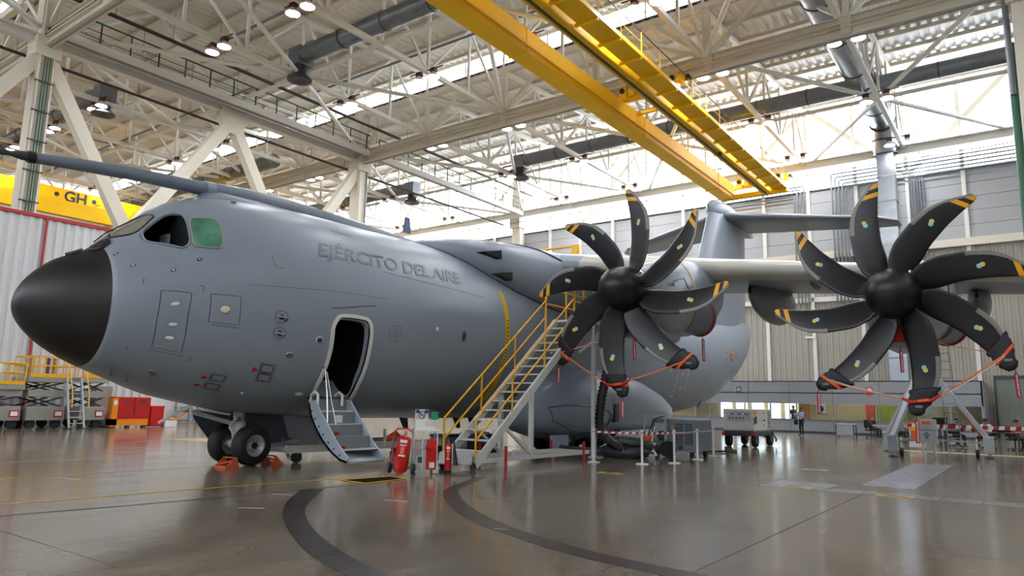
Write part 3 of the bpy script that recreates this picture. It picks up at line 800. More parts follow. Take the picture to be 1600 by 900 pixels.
def sline(name, pts, w, m=None, off=.004, parent=None):
    b = MB(); P = []
    for (a, c) in zip(pts[:-1], pts[1:]):
        n = max(2, int(max(abs(c[0] - a[0]) / .12, abs(c[1] - a[1]) / 3)))
        for k in range(n): P.append((a[0] + (c[0] - a[0]) * k / n, a[1] + (c[1] - a[1]) * k / n))
    P.append(pts[-1]); kk = math.radians(1) * 2.7; rows = []
    for i, p in enumerate(P):
        a = P[max(i - 1, 0)]; c = P[min(i + 1, len(P) - 1)]
        t = Vector((c[0] - a[0], (c[1] - a[1]) * kk)).normalized(); nn = Vector((t.y, -t.x)) * w / 2
        rows.append([skin(p[0] + nn.x, p[1] + nn.y / kk, off), skin(p[0] - nn.x, p[1] - nn.y / kk, off)])
    b.grid(rows); return b.build(name, m or M_LINE, parent if parent else AC)
def sdisc(name, s, d, r, m, off=.01, parent=None, asp=1.0):
    k = math.radians(1) * 2.7
    return patch(name, [(s + r * asp * math.cos(2 * PI * i / 16), d + r * math.sin(2 * PI * i / 16) / k) for i in range(16)], m, off, parent, 2, .02)

# ---- cockpit glazing
M_WSH = mat('windscreen_glass', (136, 132, 120), .06, .0, coat=.8)
M_GRNF = mat('green_window_film', (84, 136, 112), .18, var=.35, scale=4, coat=.5)
WS = [(1.46, 80), (1.60, 93), (1.80, 97), (1.99, 88), (2.08, 70.5), (1.97, 66.4), (1.77, 61.3), (1.66, 61.8), (1.54, 68.9)]
ws = patch('windscreen', smooth_poly(WS, 3), M_WSH, .012); rim('windscreen_seal', smooth_poly(WS, 3), .03, M_BLKP, .016, ws, .02)
WS2 = [(s, 180 - d) for s, d in WS]
ws = patch('windscreen', smooth_poly(WS2, 3), M_WSH, .012)
rim('side_window_frame', smooth_poly(SIDEW, 3), .03, M_AIR, .02)
GW = [(2.50, 41), (2.535, 45.2), (2.60, 46.9), (2.90, 43.9), (2.965, 41.0), (2.985, 36), (2.965, 27), (2.94, 24.4), (2.88, 23.1), (2.57, 25.0), (2.505, 26.6), (2.485, 29.5)]
gw = patch('side_window', smooth_poly(GW, 3), M_GRNF, .012); tag(gw, 'side cockpit window covered in green protective film')
rim('side_window_frame', smooth_poly(GW, 3), .035, mat('window_seal', (150, 150, 140), .4), .022, gw)
# what shows through the open side window: seat back, red tag
MB().box((-14.35, 7.38, 4.62), (.36, .1, .4)).build('pilot_seat', M_MGREY, AC, bevel=.05)
MB().box((-14.6, 7.05, 4.95), (.04, .2, .08)).build('warning_tag', M_RED, AC)
MB().tube([surf(1.36, 100, .03 * _SG), surf(1.5, 92, .06 * _SG), surf(1.75, 84, .05 * _SG), surf(1.98, 78, .05 * _SG)], .014, 6).build('wiper', M_BLKP, AC)
patch('anti_glare_bump', [(1.05, 70), (1.12, 80), (1.3, 84), (1.42, 76), (1.36, 66), (1.2, 64)], M_RAD, .05, None, 3, .06)
patch('anti_glare_bump', [(.74, 84), (.8, 92), (.95, 95), (1.08, 90), (1.0, 80), (.86, 78)], M_RAD, .05, None, 3, .06)

# ---- crew door frame and opening
df = rim('door_frame', DOOR, .075, M_SIL, .035, None, .16)
tag(df, 'white frame of the open crew door')
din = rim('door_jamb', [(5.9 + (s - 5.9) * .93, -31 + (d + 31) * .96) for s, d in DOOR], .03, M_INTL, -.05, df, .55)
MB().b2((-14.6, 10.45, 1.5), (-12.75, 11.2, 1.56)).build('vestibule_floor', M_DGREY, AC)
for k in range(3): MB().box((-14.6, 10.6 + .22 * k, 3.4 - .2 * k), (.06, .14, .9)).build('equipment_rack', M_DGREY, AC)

# ---- boarding stairs hinged below the door
stairs = MB()
def stair_profile():
    # outer curved skin of the door leaf
    pts = [(-12.72, .98), (-12.45, .78), (-12.2, .55), (-12.0, .33), (-11.88, .16)]
    return pts
sy0, sy1 = 10.12, 11.12
rows = []
pr = [(-12.86, 1.42), (-12.78, 1.16), (-12.6, .9), (-12.36, .64), (-12.08, .42), (-11.76, .25), (-11.5, .2)]
b = MB(); b.grid([[(x, sy0, z), (x, sy1, z)] for x, z in pr]); 
st_ = b.build('boarding_stairs', M_LGREY, AC)
md = st_.modifiers.new('solid', 'SOLIDIFY'); md.thickness = .05
tag(st_, 'light grey integral boarding stairs under the crew door')
for y in (sy0, sy1):
    poly = [(x, y, z) for x, z in pr] + [(-11.5, y, .32), (-11.8, y, .56), (-12.08, y, .84), (-12.36, y, 1.14), (-12.66, y, 1.48)]
    MB().prism(poly, (0, .04, 0)).build('side_plate', mat('pale_blue_grey_paint', (160, 172, 184), .4), st_)
for k, (x, z) in enumerate(((-12.62, 1.24), (-12.34, .96), (-12.07, .7), (-11.8, .46))):
    MB().box((x, (sy0 + sy1) / 2, z), (.26, sy1 - sy0 - .06, .03)).build('tread', M_LGREY, st_)
    MB().box((x - .13, (sy0 + sy1) / 2, z + .13), (.02, sy1 - sy0 - .06, .27)).build('riser', M_MGREY, st_)
    MB().box((x + .12, (sy0 + sy1) / 2, z + .008), (.05, sy1 - sy0 - .08, .025)).build('tread_nosing', M_SIL, st_)
for y in (sy0 + .12, sy1 - .2):
    MB().tube([(-12.95, y, 1.38), (-12.93, y, 1.6), (-12.8, y, 1.66), (-12.7, y, 1.6), (-12.7, y, 1.36)], .03, 8).build('hinge_arm', M_SIL, st_)
MB().tube([(-12.3, sy0 + .1, .92), (-12.45, sy0 + .16, 1.6), (-12.6, sy0 + .2, 2.15), (-12.75, sy0 + .16, 2.3), (-12.9, sy0 + .14, 2.2)], .02, 8).build('handrail', M_CHROME, st_)
MB().tube([(-12.2, sy0 + .28, .85), (-12.45, sy0 + .28, 1.5), (-12.62, sy0 + .26, 2.1)], .012, 6).build('support_cable', M_CHROME, st_)
for k in range(7):
    x, z = [(-12.72, 1.24), (-12.6, 1.08), (-12.46, .92), (-12.3, .76), (-12.12, .6), (-11.94, .48), (-11.74, .36)][k]
    MB().cyl((x, sy0 - .012, z), (x, sy0 + .001, z), .022, n=10).build('lightening_hole', M_DGREY, st_)
for (x, z) in ((-12.12, .78), (-11.9, .5)): MB().box((x, sy0 + .22, z), (.1, .05, .06)).build('red_latch', M_RED, st_)
MB().b2((-12.46, sy0 + .42, 1.0), (-12.44, sy0 + .62, 1.16)).build('placard', M_WHT, st_)

# ---- skin details: hatches, outlines, probes, markings
HT = [(1.953, 2.0), (2.447, -1.13), (2.434, -12.61), (2.494, -35.88), (1.994, -35.07), (1.95, -15.68)]
sline('avionics_hatch', HT + HT[:1], .014)
for s, d in ((2.198, -6.27), (2.218, -18.47), (2.225, -27.19)): sdisc('hatch_sticker', s, d, .055, M_SIL, .008, asp=1.35)
HT = [(2.769, -1.37), (3.298, -2.02), (3.33, -15.75), (2.797, -15.69)]
sline('service_hatch', HT + HT[:1], .014); sdisc('hatch_sticker', 3.043, -8.71, .085, mat('cream_sticker', (216, 210, 176), .4), .008)
sline('hatch_stencil', [(2.86, -17.0), (3.38, -17.4)], .03, M_LETTER); sline('hatch_stencil', [(1.955, -37.4), (2.55, -37.9)], .03, M_LETTER)
for a, c, e_ in (((1.672, 8.3), (1.672, 12.1), (1.74, 11.6)), ((2.56, 2.2), (2.635, 1.9), (2.635, -.5)), ((1.612, -37.1), (1.635, -41.2), (1.715, -41.1)), ((2.627, -41), (2.7, -40.4), (2.685, -37.7))):
    sline('corner_mark', [a, c, e_], .012)
for s, d in ((1.339, 46.48), (1.533, 25.98), (2.127, 13.11), (2.552, 16.67)):
    o = sdisc('static_port', s, d, .045, M_DGREY, .008); sdisc('port_ring', s, d, .022, M_SIL, .014, o)
for s, d in ((4.122, -8.68), (4.145, -16.56)):
    k = math.radians(1) * 2.7
    ring = [(s + .13 * math.cos(2 * PI * i / 20), d + .13 * math.sin(2 * PI * i / 20) / k) for i in range(21)]
    sline('probe_ring', ring, .012); o = sdisc('air_data_probe', s, d, .06, M_DGREY, .02); MB().bar(skin(s - .12, d, .06), skin(s + .1, d, .06), .03).build('probe_vane', M_CHROME, o)
    sline('probe_stencil', [(s - .08, d - 3.6), (s + .06, d - 3.6)], .02, M_LETTER)
o = sdisc('air_data_probe', 2.216, -55.53, .1, M_MGREY, .02); MB().cyl(skin(2.2, -55.5, 0), skin(2.2, -55.5, .14), .035).build('probe_mast', M_CHROME, o)
MB().bar(skin(1.6, -66, 0), skin(1.62, -66, .16), .03).build('pitot_mast', M_DGREY, AC); MB().bar(skin(1.9, -68, 0), skin(1.92, -68, .14), .03).build('pitot_mast', M_DGREY, AC)
for (s, d, tr) in ((3.329, -49.17, (3.10, -50.3)), (3.34, -56.67, (3.08, -57.8)), (4.14, -37.04, (3.93, -38.9)), (4.174, -42.99, None)):
    k = math.radians(1) * 2.6; L = [(s - .13, d + 2.2), (s + .12, d + 2.2), (s + .14, d - 2.2), (s - .11, d - 2.2)]
    sline('access_panel', L + L[:1], .022, M_BLKP); L2 = [(s + (a - s) * 1.3, d + (c - d) * 1.3) for a, c in L]; sline('access_panel', L2 + L2[:1], .01, M_BLKP)
    if tr: patch('red_arrow_mark', [(tr[0] - .06, tr[1] + 1.6), (tr[0] + .07, tr[1]), (tr[0] - .06, tr[1] - 1.6)], M_RED, .006, None, 2)
o = sdisc('cabin_porthole', 5.035, -17.68, .085, M_LGREY, .012); sdisc('porthole_glass', 5.035, -17.68, .06, M_DGREY, .016, o)
sdisc('light_lens', 4.475, -27.16, .075, M_CHROME, .02); sdisc('light_lens', 3.98, -57.3, .03, M_SIL, .02)
sdisc('grounding_point', 5.185, -52.08, .06, M_SIL, .03, asp=1.6); sdisc('grounding_point', 8.332, -4.41, .05, M_SIL, .015)
o = sdisc('cabin_porthole', 9.39, -6.2, .15, M_AIRD, .012, asp=.55); sdisc('porthole_glass', 9.39, -6.2, .115, M_DGREY, .016, o, asp=.5)
sline('panel_seam', [(3.435, 3.45), (4.6, 5.2), (6.698, 6.4)], .012, M_AIRD); sline('panel_seam', [(5.214, -1.93), (6.347, 2.11)], .02, M_LINE)
sline('panel_seam', [(6.667, 21.55), (8.4, 19.6), (10.442, 17.92)], .012, M_LINE)
L = [(5.60, 47.2), (6.13, 45.3), (6.14, 44.3), (5.62, 46.2)]; sline('handle_slot', L + L[:1], .014, M_LINE)
sline('panel_seam', [(3.89, 19.87), (3.94, 13.7), (4.14, 13.9)], .01, M_LINE)
L = [(6.79, -7.2), (6.86, -5.4), (6.97, -6.2), (7.05, -5.0), (7.16, -6.2), (7.14, -9.0), (7.19, -12.0), (7.03, -13.9), (6.86, -12.6), (6.80, -10.4)]
em = sline('unit_emblem', L + L[:1], .022, M_LETTER); sline('emblem_detail', [(6.92, -7.2), (7.05, -7.0), (7.06, -9.3), (6.93, -9.3), (6.92, -7.2)], .02, M_LETTER, .004, em); sline('emblem_detail', [(6.84, -9.6), (7.0, -11.2), (7.12, -10.2)], .02, M_LETTER, .004, em); sline('emblem_detail', [(6.9, -11.4), (7.02, -12.4), (7.12, -11.8)], .018, M_LETTER, .004, em)
# squadron lettering along the side
lt = text_mesh('lettering', 'EJÉRCITO DEL AIRE', .60, M_LETTER, AC, None, 0.0, 'LEFT', .008)
xs_ = [v.co.x for v in lt.data.vertices]; ys_ = [v.co.y for v in lt.data.vertices]
x0_, x1_ = min(xs_), max(xs_); y0_ = min(ys_); cap = .43
bm = bmesh.new(); bm.from_mesh(lt.data)
for _ in range(1): bmesh.ops.subdivide_edges(bm, edges=[e for e in bm.edges if e.calc_length() > .12], cuts=2)
bmesh.ops.triangulate(bm, faces=bm.faces)
base_y = 0
ysort = sorted(v.co.y for v in bm.verts); base = ysort[int(len(ysort) * .06)]
hgt = .43
for v in bm.verts:
    u = (v.co.x - x0_) / (x1_ - x0_); s = 4.95 + u * (9.42 - 4.95)
    hh = (v.co.y - base) / .43
    v.co = skin(s + hh * .1, 23.9 + hh * 8.8, .012)
bm.to_mesh(lt.data); bm.free()
# yellow propeller warning stripe
for sg in (1,):
    P = [(11.24, 26), (11.27, 14), (11.3, 0), (11.32, -14), (11.34, -30), (11.38, -45), (11.5, -58)]
    sp_ = sline('propeller_warning_stripe', P, .2, M_STRIPE, .006)
text = 'PELIGRO HELICE'
for i, ch in enumerate(text):
    if ch == ' ': continue
    d = 6 - i * 2.1
    sline('stripe_stencil', [(11.26, d), (11.36, d)], .035, mat('stripe_stencil_ink', (120, 96, 30), .5), .009, sp_)

# ---- refuelling probe and spine ridge
pb_ = MB(); pb_.tube([(XC, 4.95, 5.86), (XC, 6.0, 5.98), (XC, 7.0, 6.07), (XC, 8.1, 6.13), (XC, 8.45, 6.15)], [.1, .125, .14, .155, .16], 20)
pr_ = pb_.build('refuelling_probe', mat('probe_blue_grey', (108, 118, 132), .35, var=.04), AC)
tag(pr_, 'long blue-grey refuelling probe above the cockpit')
MB().tube([(XC, 4.42, 5.83), (XC, 4.5, 5.835), (XC, 4.62, 5.84), (XC, 4.72, 5.85), (XC, 4.82, 5.855), (XC, 4.96, 5.865)], [.03, .07, .045, .07, .085, .09], 16).build('probe_nozzle', M_DGREY, pr_)
MB().tube([(XC, 4.9, 5.855), (XC, 5.02, 5.87)], .115, 16).build('probe_band', M_BLKP, pr_)
MB().tube([(XC, 8.4, 6.148), (XC, 8.62, 6.16)], .185, 24).build('probe_collar', M_AIR, pr_)
MB().tube([(XC, 8.6, 6.16), (XC, 9.4, 6.19), (XC, 10.6, 6.19), (XC, 12, 6.16), (XC, 13.5, 6.1), (XC, 15.2, 6.02), (XC, 16.4, 5.85)], [.18, .23, .25, .26, .27, .27, .2], 24).build('spine_ridge', MATS['probe_blue_grey'], AC)
b = MB(); b.grid([[Vector((XC + .95 * math.cos(a) * w, NY + s, 5.6 + (h) * math.sin(a))) for a in [PI * k / 16 for k in range(17)]] for s, w, h in ((3.2, .05, .1), (3.35, .55, .42), (3.7, .72, .53), (4.6, .74, .56), (6.0, .7, .54), (8, .55, .5), (10, .3, .45))])
b.build('probe_fairing', M_AIR, AC)
sdisc('fairing_vent', 3.62, 66, .06, M_DGREY, .03)

# ---- wing root fairing on top
b = MB(); rows = []
for s, zt, zb, a in ((9.2, 6.0, 5.9, .2), (9.6, 6.12, 5.7, 1.1), (10.2, 6.26, 5.38, 1.9), (10.8, 6.36, 5.05, 2.42), (11.3, 6.43, 4.8, 2.72), (12.0, 6.5, 4.52, 2.95), (12.8, 6.54, 4.35, 3.2), (13.6, 6.56, 4.25, 3.5), (14.6, 6.56, 4.2, 3.75), (17, 6.56, 4.2, 3.8), (20, 6.5, 4.3, 3.7), (23, 6.35, 4.7, 3.1), (26, 6.1, 5.6, 1.2)):
    rows.append([Vector((XC + a * math.copysign(abs(math.cos(t)) ** .72, math.cos(t)), NY + s, (zt + zb) / 2 + (zt - zb) / 2 * math.copysign(abs(math.sin(t)) ** .8, math.sin(t)))) for t in [2 * PI * k / 64 for k in range(64)]])
b.grid([r[::-1] for r in rows], closed=True)
wf_ = b.build('wing_root_fairing', M_AIR, AC)
FAIR = ((9.2, 6.0, 5.9, .2), (9.6, 6.12, 5.7, 1.1), (10.2, 6.26, 5.38, 1.9), (10.8, 6.36, 5.05, 2.42), (11.3, 6.43, 4.8, 2.72), (12.0, 6.5, 4.52, 2.95), (12.8, 6.54, 4.35, 3.2), (13.6, 6.56, 4.25, 3.5), (14.6, 6.56, 4.2, 3.75), (17, 6.56, 4.2, 3.8), (20, 6.5, 4.3, 3.7))
def fair_pt(s, t, off=0.0):
    for a_, c_ in zip(FAIR[:-1], FAIR[1:]):
        if a_[0] <= s <= c_[0]:
            u_ = (s - a_[0]) / (c_[0] - a_[0]); zt, zb, a = [a_[k] + (c_[k] - a_[k]) * u_ for k in (1, 2, 3)]
            return Vector((XC + (a + off) * math.copysign(abs(math.cos(t)) ** .72, math.cos(t)), NY + s, (zt + zb) / 2 + ((zt - zb) / 2 + off) * math.copysign(abs(math.sin(t)) ** .8, math.sin(t))))
def inside_fus(p):
    q = math.sqrt(max(p.y - NY, 0)); t, b_, w = _ft(q), _fb(q), _fw(q)
    return (abs(p.x - XC) / w) ** (2 / SE) + (abs(p.z - NZ - (t + b_) / 2) / ((t - b_) / 2)) ** (2 / SE) < 1
seam = []
for k in range(40):
    s = 9.3 + k * .17; hit_ = None
    for j in range(175):
        t = math.radians(85 - j)
        if not inside_fus(fair_pt(s, t)) and inside_fus(fair_pt(s, t - math.radians(1))): hit_ = fair_pt(s, t, .004)
    if hit_: seam.append(hit_)
if len(seam) > 4: MB().tube(seam, .022, 6).build('fairing_seam', M_LINE, wf_)
MB().tube(catmull([fair_pt(s, math.radians(t), .002) for s, t in ((12.3, 80), (12.6, 62), (12.9, 44), (13.2, 26), (13.8, 10), (14.6, 0), (15.6, -8))], 6), .04, 6).build('fairing_seal', M_LINE, wf_)
# scoops and vents on the fairing
for (y, z, w) in ((15.75, 5.75, .5), (16.3, 5.2, .5)):
    MB().prism([(-12.35, y - w / 2, z), (-12.1, y + w / 2, z + .1), (-12.1, y + w / 2, z - .16)], (-.5, 0, 0)).build('air_scoop', M_BLKP, wf_)
MB().grid([[fair_pt(s, math.radians(t), .01) for t in (58, 50, 42, 34)] for s in (10.95, 11.15, 11.35, 11.5)]).build('escape_hatch', M_SIL, wf_); MB().grid([[fair_pt(s, math.radians(t), .016) for t in (55, 49, 43, 37)] for s in (11.01, 11.18, 11.32, 11.44)]).build('hatch_opening', M_DGREY, wf_)
MB().prism([(XC + .5, 14.2, 6.3), (XC + .5, 14.5, 6.3), (XC + .5, 14.45, 6.75), (XC + .5, 14.3, 6.75)], (.05, 0, 0)).build('blade_antenna', mat('blue_antenna', (70, 84, 130), .4), AC)
# ---- wing
def airfoil(c, tk, n=14):
    xs = [(1 - math.cos(PI * k / n)) / 2 for k in range(n + 1)]
    f = lambda x: tk / .2 * (.2969 * math.sqrt(x) - .126 * x - .3516 * x * x + .2843 * x ** 3 - .1015 * x ** 4)
    up = [(x * c, (f(x) + .02 * math.sin(PI * x)) * c) for x in xs]; lo = [(x * c, (-f(x) * .9 + .02 * math.sin(PI * x)) * c) for x in xs]
    return up[::-1] + lo[1:-1]     # TE upper -> LE -> lower
def wing(side, l0, l1, name, n=24):
    b = MB(); rows = []
    for k in range(n + 1):
        l = l0 + (l1 - l0) * k / n
        c = 6.5 - (l - 3) * (6.5 - 2.5) / 18.2; tk = .16 - .04 * (l - 3) / 18.2
        yle = 17.2 + .33 * l; z = 5.72 - .062 * (l - 3.75)
        rows.append([(XC + side * l, yle + x, z + h) for x, h in airfoil(c, tk)])
    b.grid(rows, closed=True); nc = len(rows[0])
    for i, f in enumerate(b.f):
        j = i % nc; r = i // nc; l = l0 + (l1 - l0) * (r + .5) / n
        if 10 <= j <= 16 and l > 3.9: b.m[i] = 1
    b.add(rows[-1], [list(range(nc))])
    return b.build(name, [M_AIR, M_LE], AC, weld=True)
wg = wing(1, 2.6, 21.2, 'wing', 30); tag(wg, 'grey wing with pale leading edge carrying two propellers')
# flap track fairings and pods under the wing
def pod(lat, y0, y1, z, r, name='flap_track_fairing', m=M_AIRD, parent=wg):
    b = MB(); x = XC + lat; rows = []
    for k in range(13):
        t = k / 12; rr_ = r * math.sin(PI * min(max(t, .01), .99)) ** .6
        rows.append([(x + rr_ * .55 * math.cos(a), y0 + (y1 - y0) * t, z + rr_ * math.sin(a)) for a in [2 * PI * q / 16 for q in range(16)]])
    b.grid([q[::-1] for q in rows], closed=True); return b.build(name, m, parent)
pod(8.15, 21.3, 26.2, 5.0, .8); pod(13.75, 23.6, 26.6, 4.75, .55); pod(18.2, 25.2, 28, 4.35, .5)
pod(9.9, 21.2, 22.4, 5.08, .12, 'wing_vent'); pod(10.7, 21.4, 22.6, 5.03, .12, 'wing_vent')
# ---- nacelles and propellers
def nacelle(hub, lat):
    x, y, z = hub; b = MB(); rows = []
    for dy, w, t, bo in ((.3, .5, .5, -.5), (.42, .6, .6, -.62), (.9, .8, .8, -.92), (1.6, .92, 1.02, -1.05), (2.6, .98, 1.25, -1.02), (3.6, .98, 1.38, -.9), (4.6, .82, 1.32, -.62), (5.8, .5, 1.2, -.05), (6.8, .12, 1.1, .6)):
        rows.append([(x + w * math.copysign(abs(math.cos(a)) ** .85, math.cos(a)), y + dy, z + (t + bo) / 2 + (t - bo) / 2 * math.copysign(abs(math.sin(a)) ** .85, math.sin(a))) for a in [2 * PI * q / 40 for q in range(40)]])
    b.grid([q[::-1] for q in rows], closed=True); b.add(rows[0], [list(range(40))])
    n = b.build('engine_nacelle', M_AIR, AC, weld=True)
    # chin intake with red blanking cover
    MB().b2((x - .42, y + .42, z - 1.18), (x + .42, y + 2.6, z - .6)).build('chin_intake', M_AIR, n, bevel=.14)
    MB().b2((x - .3, y + .405, z - 1.06), (x + .3, y + .43, z - .64)).build('intake_cover', M_RED, n)
    # exhaust with red cover on the outer flank
    MB().cyl((x + .5, y + 2.4, z - .4), (x + .72, y + 3.2, z - .46), .5, .46, 24).build('exhaust_stub', M_AIRD, n)
    MB().lathe([(.46, 0), (.5, .02), (.5, .1), (.44, .12), (.0, .12)], (x + .71, y + 3.16, z - .458), (.26, .96, -.07), 24).build('exhaust_cover', mat('dark_red_cover', (120, 22, 26), .5), n)
    # yellow band and panel lines
    rows2 = []
    for dy in (2.18, 2.26):
        tt = (dy - 1.6) / 1.0; w = .92 + .06 * tt; t = 1.02 + .23 * tt; bo = -1.05 + .03 * tt
        rows2.append([(x + (w + .012) * math.copysign(abs(math.cos(a)) ** .85, math.cos(a)), y + dy, z + (t + bo) / 2 + ((t - bo) / 2 + .012) * math.copysign(abs(math.sin(a)) ** .85, math.sin(a))) for a in [2 * PI * q / 40 for q in range(40)]])
    MB().grid([q[::-1] for q in rows2], closed=True).build('yellow_band', M_STRIPE, n)
    def nl(pts, w=.014):
        bb = MB(); bb.tube(pts, w, 6); bb.build('panel_line', M_LINE, n)
    nl([(x + .89, y + .95, z + .3), (x + .95, y + 1.5, z + .45), (x + .93, y + 1.9, z + .2)]); nl([(x + .85, y + .9, z - .4), (x + .95, y + 1.7, z - .5)])
    MB().box((x + .86, y + 1.1, z + .25), (.06, .16, .06)).build('latch', M_SIL, n); MB().box((x + .95, y + 2.6, z - .2), (.06, .06, .16)).build('latch', M_SIL, n)
    # warm end cap of the tail pipe below
    return n
HUBI, HUBO = (-8.27, 16.25, 4.43), (-2.41, 18.01, 4.12)
nacelle(HUBI, 6.58); nacelle(HUBO, 12.44)
_TE = [(.42, -.02), (.55, -.01), (.89, .0), (1.35, .05), (1.8, .03), (2.2, -.03), (2.45, -.085), (2.6, -.115), (2.665, -.1)]
_LE = [(.42, .38), (.56, .52), (1.1, .66), (1.5, .66), (1.86, .605), (2.2, .475), (2.4, .34), (2.55, .19), (2.63, .09), (2.665, .02)]
def interp(L, x):
    f = _pchip([p[0] for p in L], [p[1] for p in L]); return f(min(max(x, L[0][0]), L[-1][0]))
def blade_mesh(mir):
    b = MB(); NCH = 24; fr, bk = [], []
    rsx = sorted([.4 + 1.9 * k / 24 for k in range(25)] + [1.51, 2.36, 2.41, 2.465, 2.51, 2.56, 2.59, 2.62, 2.64, 2.655, 2.662]); NR = len(rsx) - 1
    for r in rsx:
        te, le = interp(_TE, r), interp(_LE, r)
        if r > 2.2: pass
        pit = .62 - .42 * (r - .4) / 2.26; mid = (te + le) / 2
        th = (.075 if r < .6 else .05 - .035 * (r - .6) / 2.06)
        f, k_ = [], []
        for j in range(NCH + 1):
            t = j / NCH; v = te + (le - te) * t
            y = -(v - mid) * math.tan(pit) * .75; h = th * math.sqrt(max(1 - (2 * t - 1) ** 2, 0)) ** .8
            sl = .16 * min(max((r - 1.9) / .5, 0), 1) * max(0, 1 - max(0, r - 2.6) / .06)
            rz_ = r - sl * (v - te)
            f.append((v * mir, y - h, rz_)); k_.append((v * mir, y + h, rz_))
        fr.append(f); bk.append(k_)
    for rows, flip in ((fr, 1), (bk, -1)):
        for i in range(NR):
            for j in range(NCH):
                rm = (rsx[i] + rsx[i + 1]) / 2; t = (j + .5) / NCH
                mi = 0
                if rm > 2.56 or 2.36 < rm < 2.465: mi = 1
                if rm > 1.51 and t > 1 - .09 / max(interp(_LE, rm) - interp(_TE, rm), .12): mi = 2
                vs = [rows[i][j], rows[i][j + 1], rows[i + 1][j + 1], rows[i + 1][j]]
                b.add(vs, [(0, 1, 2, 3) if flip * mir > 0 else (3, 2, 1, 0)], mi, True)
    b.add(fr[-1] + bk[-1][::-1], [list(range(2 * NCH + 2))], 1)
    # shank and decals
    b.cyl((.12 * mir, 0, .3), (.17 * mir, 0, .48), .11, .12, 16, 0)
    for (v, r, rad_, mi, dz) in ((.32, 1.775, .05, 3, .004), (.30, 1.71, .05, 4, .003)):
        pit = .62 - .42 * (r - .4) / 2.26; te, le = interp(_TE, r), interp(_LE, r); mid = (te + le) / 2
        th = .05 - .035 * (r - .6) / 2.06
        ring = []
        for q in range(16):
            vv = v + rad_ * math.cos(2 * PI * q / 16); zz = r + rad_ * math.sin(2 * PI * q / 16)
            ring.append((vv * mir, -(vv - mid) * math.tan(pit) * .75 - th - dz, zz))
        b.add(ring, [list(range(16))], mi)
    me = b.mesh('blade', [M_BLADE, M_BLADEY, M_BLADEG, M_DECA, M_DECB])
    bm = bmesh.new(); bm.from_mesh(me); bmesh.ops.remove_doubles(bm, verts=bm.verts, dist=1e-5); bm.to_mesh(me); bm.free()
    return me
def propeller(hub, phase, mir):
    sp = MB(); prof = [(.0, -.98)] + [(.575 * math.sqrt(1 - (1 - k / 14) ** 2.1), -.98 + .9 * (k / 14)) for k in range(1, 15)] + [(.575, .05), (.58, .22), (.5, .3), (0, .3)]
    sp.lathe(prof, (0, 0, 0), (0, 1, 0), 40)
    p = sp.build('propeller', M_SPIN, AC, loc=hub, weld=True)
    tag(p, 'black spinner with eight curved charcoal blades')
    me = blade_mesh(mir)
    for k in range(8):
        o = bpy.data.objects.new('blade', me); a = phase + k * PI / 4
        o.rotation_euler = (0, a, 0); link(o, p)
        MB_ = None
    a = phase + .75
    MB().cyl((.54 * math.sin(a), -.05, .54 * math.cos(a)), (.63 * math.sin(a), -.05, .63 * math.cos(a)), .06, .05, 10).build('blade_cuff', M_CHROME, p)
    return p
PHI, PHO = .04, -.115
propeller(HUBI, PHI, 1); propeller(HUBO, PHO, -1)

# ---- main gear sponson, doors, wheels
b = MB(); rows = []
for t, w, zt, zb in ((17.7, .1, 1.5, 1.2), (17.85, .6, 1.9, .85), (18.3, 1.05, 2.25, .6), (19.2, 1.4, 2.55, .42), (20.8, 1.58, 2.75, .36), (22.6, 1.6, 2.75, .36), (24.6, 1.45, 2.5, .4), (26.6, 1.1, 2.1, .55), (28.1, .65, 1.7, .8), (29.0, .25, 1.4, 1.05)):
    rows.append([(-12.85 + w * math.copysign(abs(math.cos(a)) ** .8, math.cos(a)), t, (zt + zb) / 2 + (zt - zb) / 2 * math.copysign(abs(math.sin(a)) ** .8, math.sin(a))) for a in [2 * PI * q / 40 for q in range(40)]])
b.grid([q[::-1] for q in rows], closed=True); spn = b.build('landing_gear_sponson', M_AIR, AC)
def on_spn(y, z):   # outer face of the sponson at y,z
    L = ((17.7, .1, 1.5, 1.2), (17.85, .6, 1.9, .85), (18.3, 1.05, 2.25, .6), (19.2, 1.4, 2.55, .42), (20.8, 1.58, 2.75, .36), (22.6, 1.6, 2.75, .36), (24.6, 1.45, 2.5, .4), (26.6, 1.1, 2.1, .55), (28.1, .65, 1.7, .8), (29.0, .25, 1.4, 1.05))
    for a, c in zip(L[:-1], L[1:]):
        if a[0] <= y <= c[0]:
            t = (y - a[0]) / (c[0] - a[0]); w, zt, zb = [a[k] + (c[k] - a[k]) * t for k in (1, 2, 3)]
            sn = max(-1, min(1, (z - (zt + zb) / 2) / ((zt - zb) / 2))); sn = math.copysign(abs(sn) ** (1 / .8), sn)
            return (-12.85 + w * math.sqrt(max(0, 1 - sn * sn)) ** .8 + .01, y, z)
pl = [(18.2, 1.4), (18.8, 1.48), (19.8, 1.46), (20.8, 1.35), (21.1, 1.2), (21.1, .74), (20.8, .62), (19.3, .72), (18.4, 1.0), (18.2, 1.4)]
P = []
for a, c in zip(pl[:-1], pl[1:]):
    for k in range(6): P.append(on_spn(a[0] + (c[0] - a[0]) * k / 6, a[1] + (c[1] - a[1]) * k / 6))
MB().tube(P, .025, 6, closed=True).build('sponson_panel_seam', M_AIRD, spn)
MB().b2((-11.4, 21.25, .95), (-11.22, 21.5, 1.55)).build('service_panel', M_DGREY, spn)
MB().b2((-12.0, 18.5, .04), (-11.95, 19.5, .56)).build('main_gear_door', mat('pale_gear_door', (146, 160, 176), .4), spn)
b = MB(); b.prism([(-11.5, 21.6, .42), (-11.5, 25.4, .42), (-11.5, 25.4, .66), (-11.5, 22.2, .66)], (.35, 0, 0)); b.build('gear_bay_door', M_LGREY, spn)
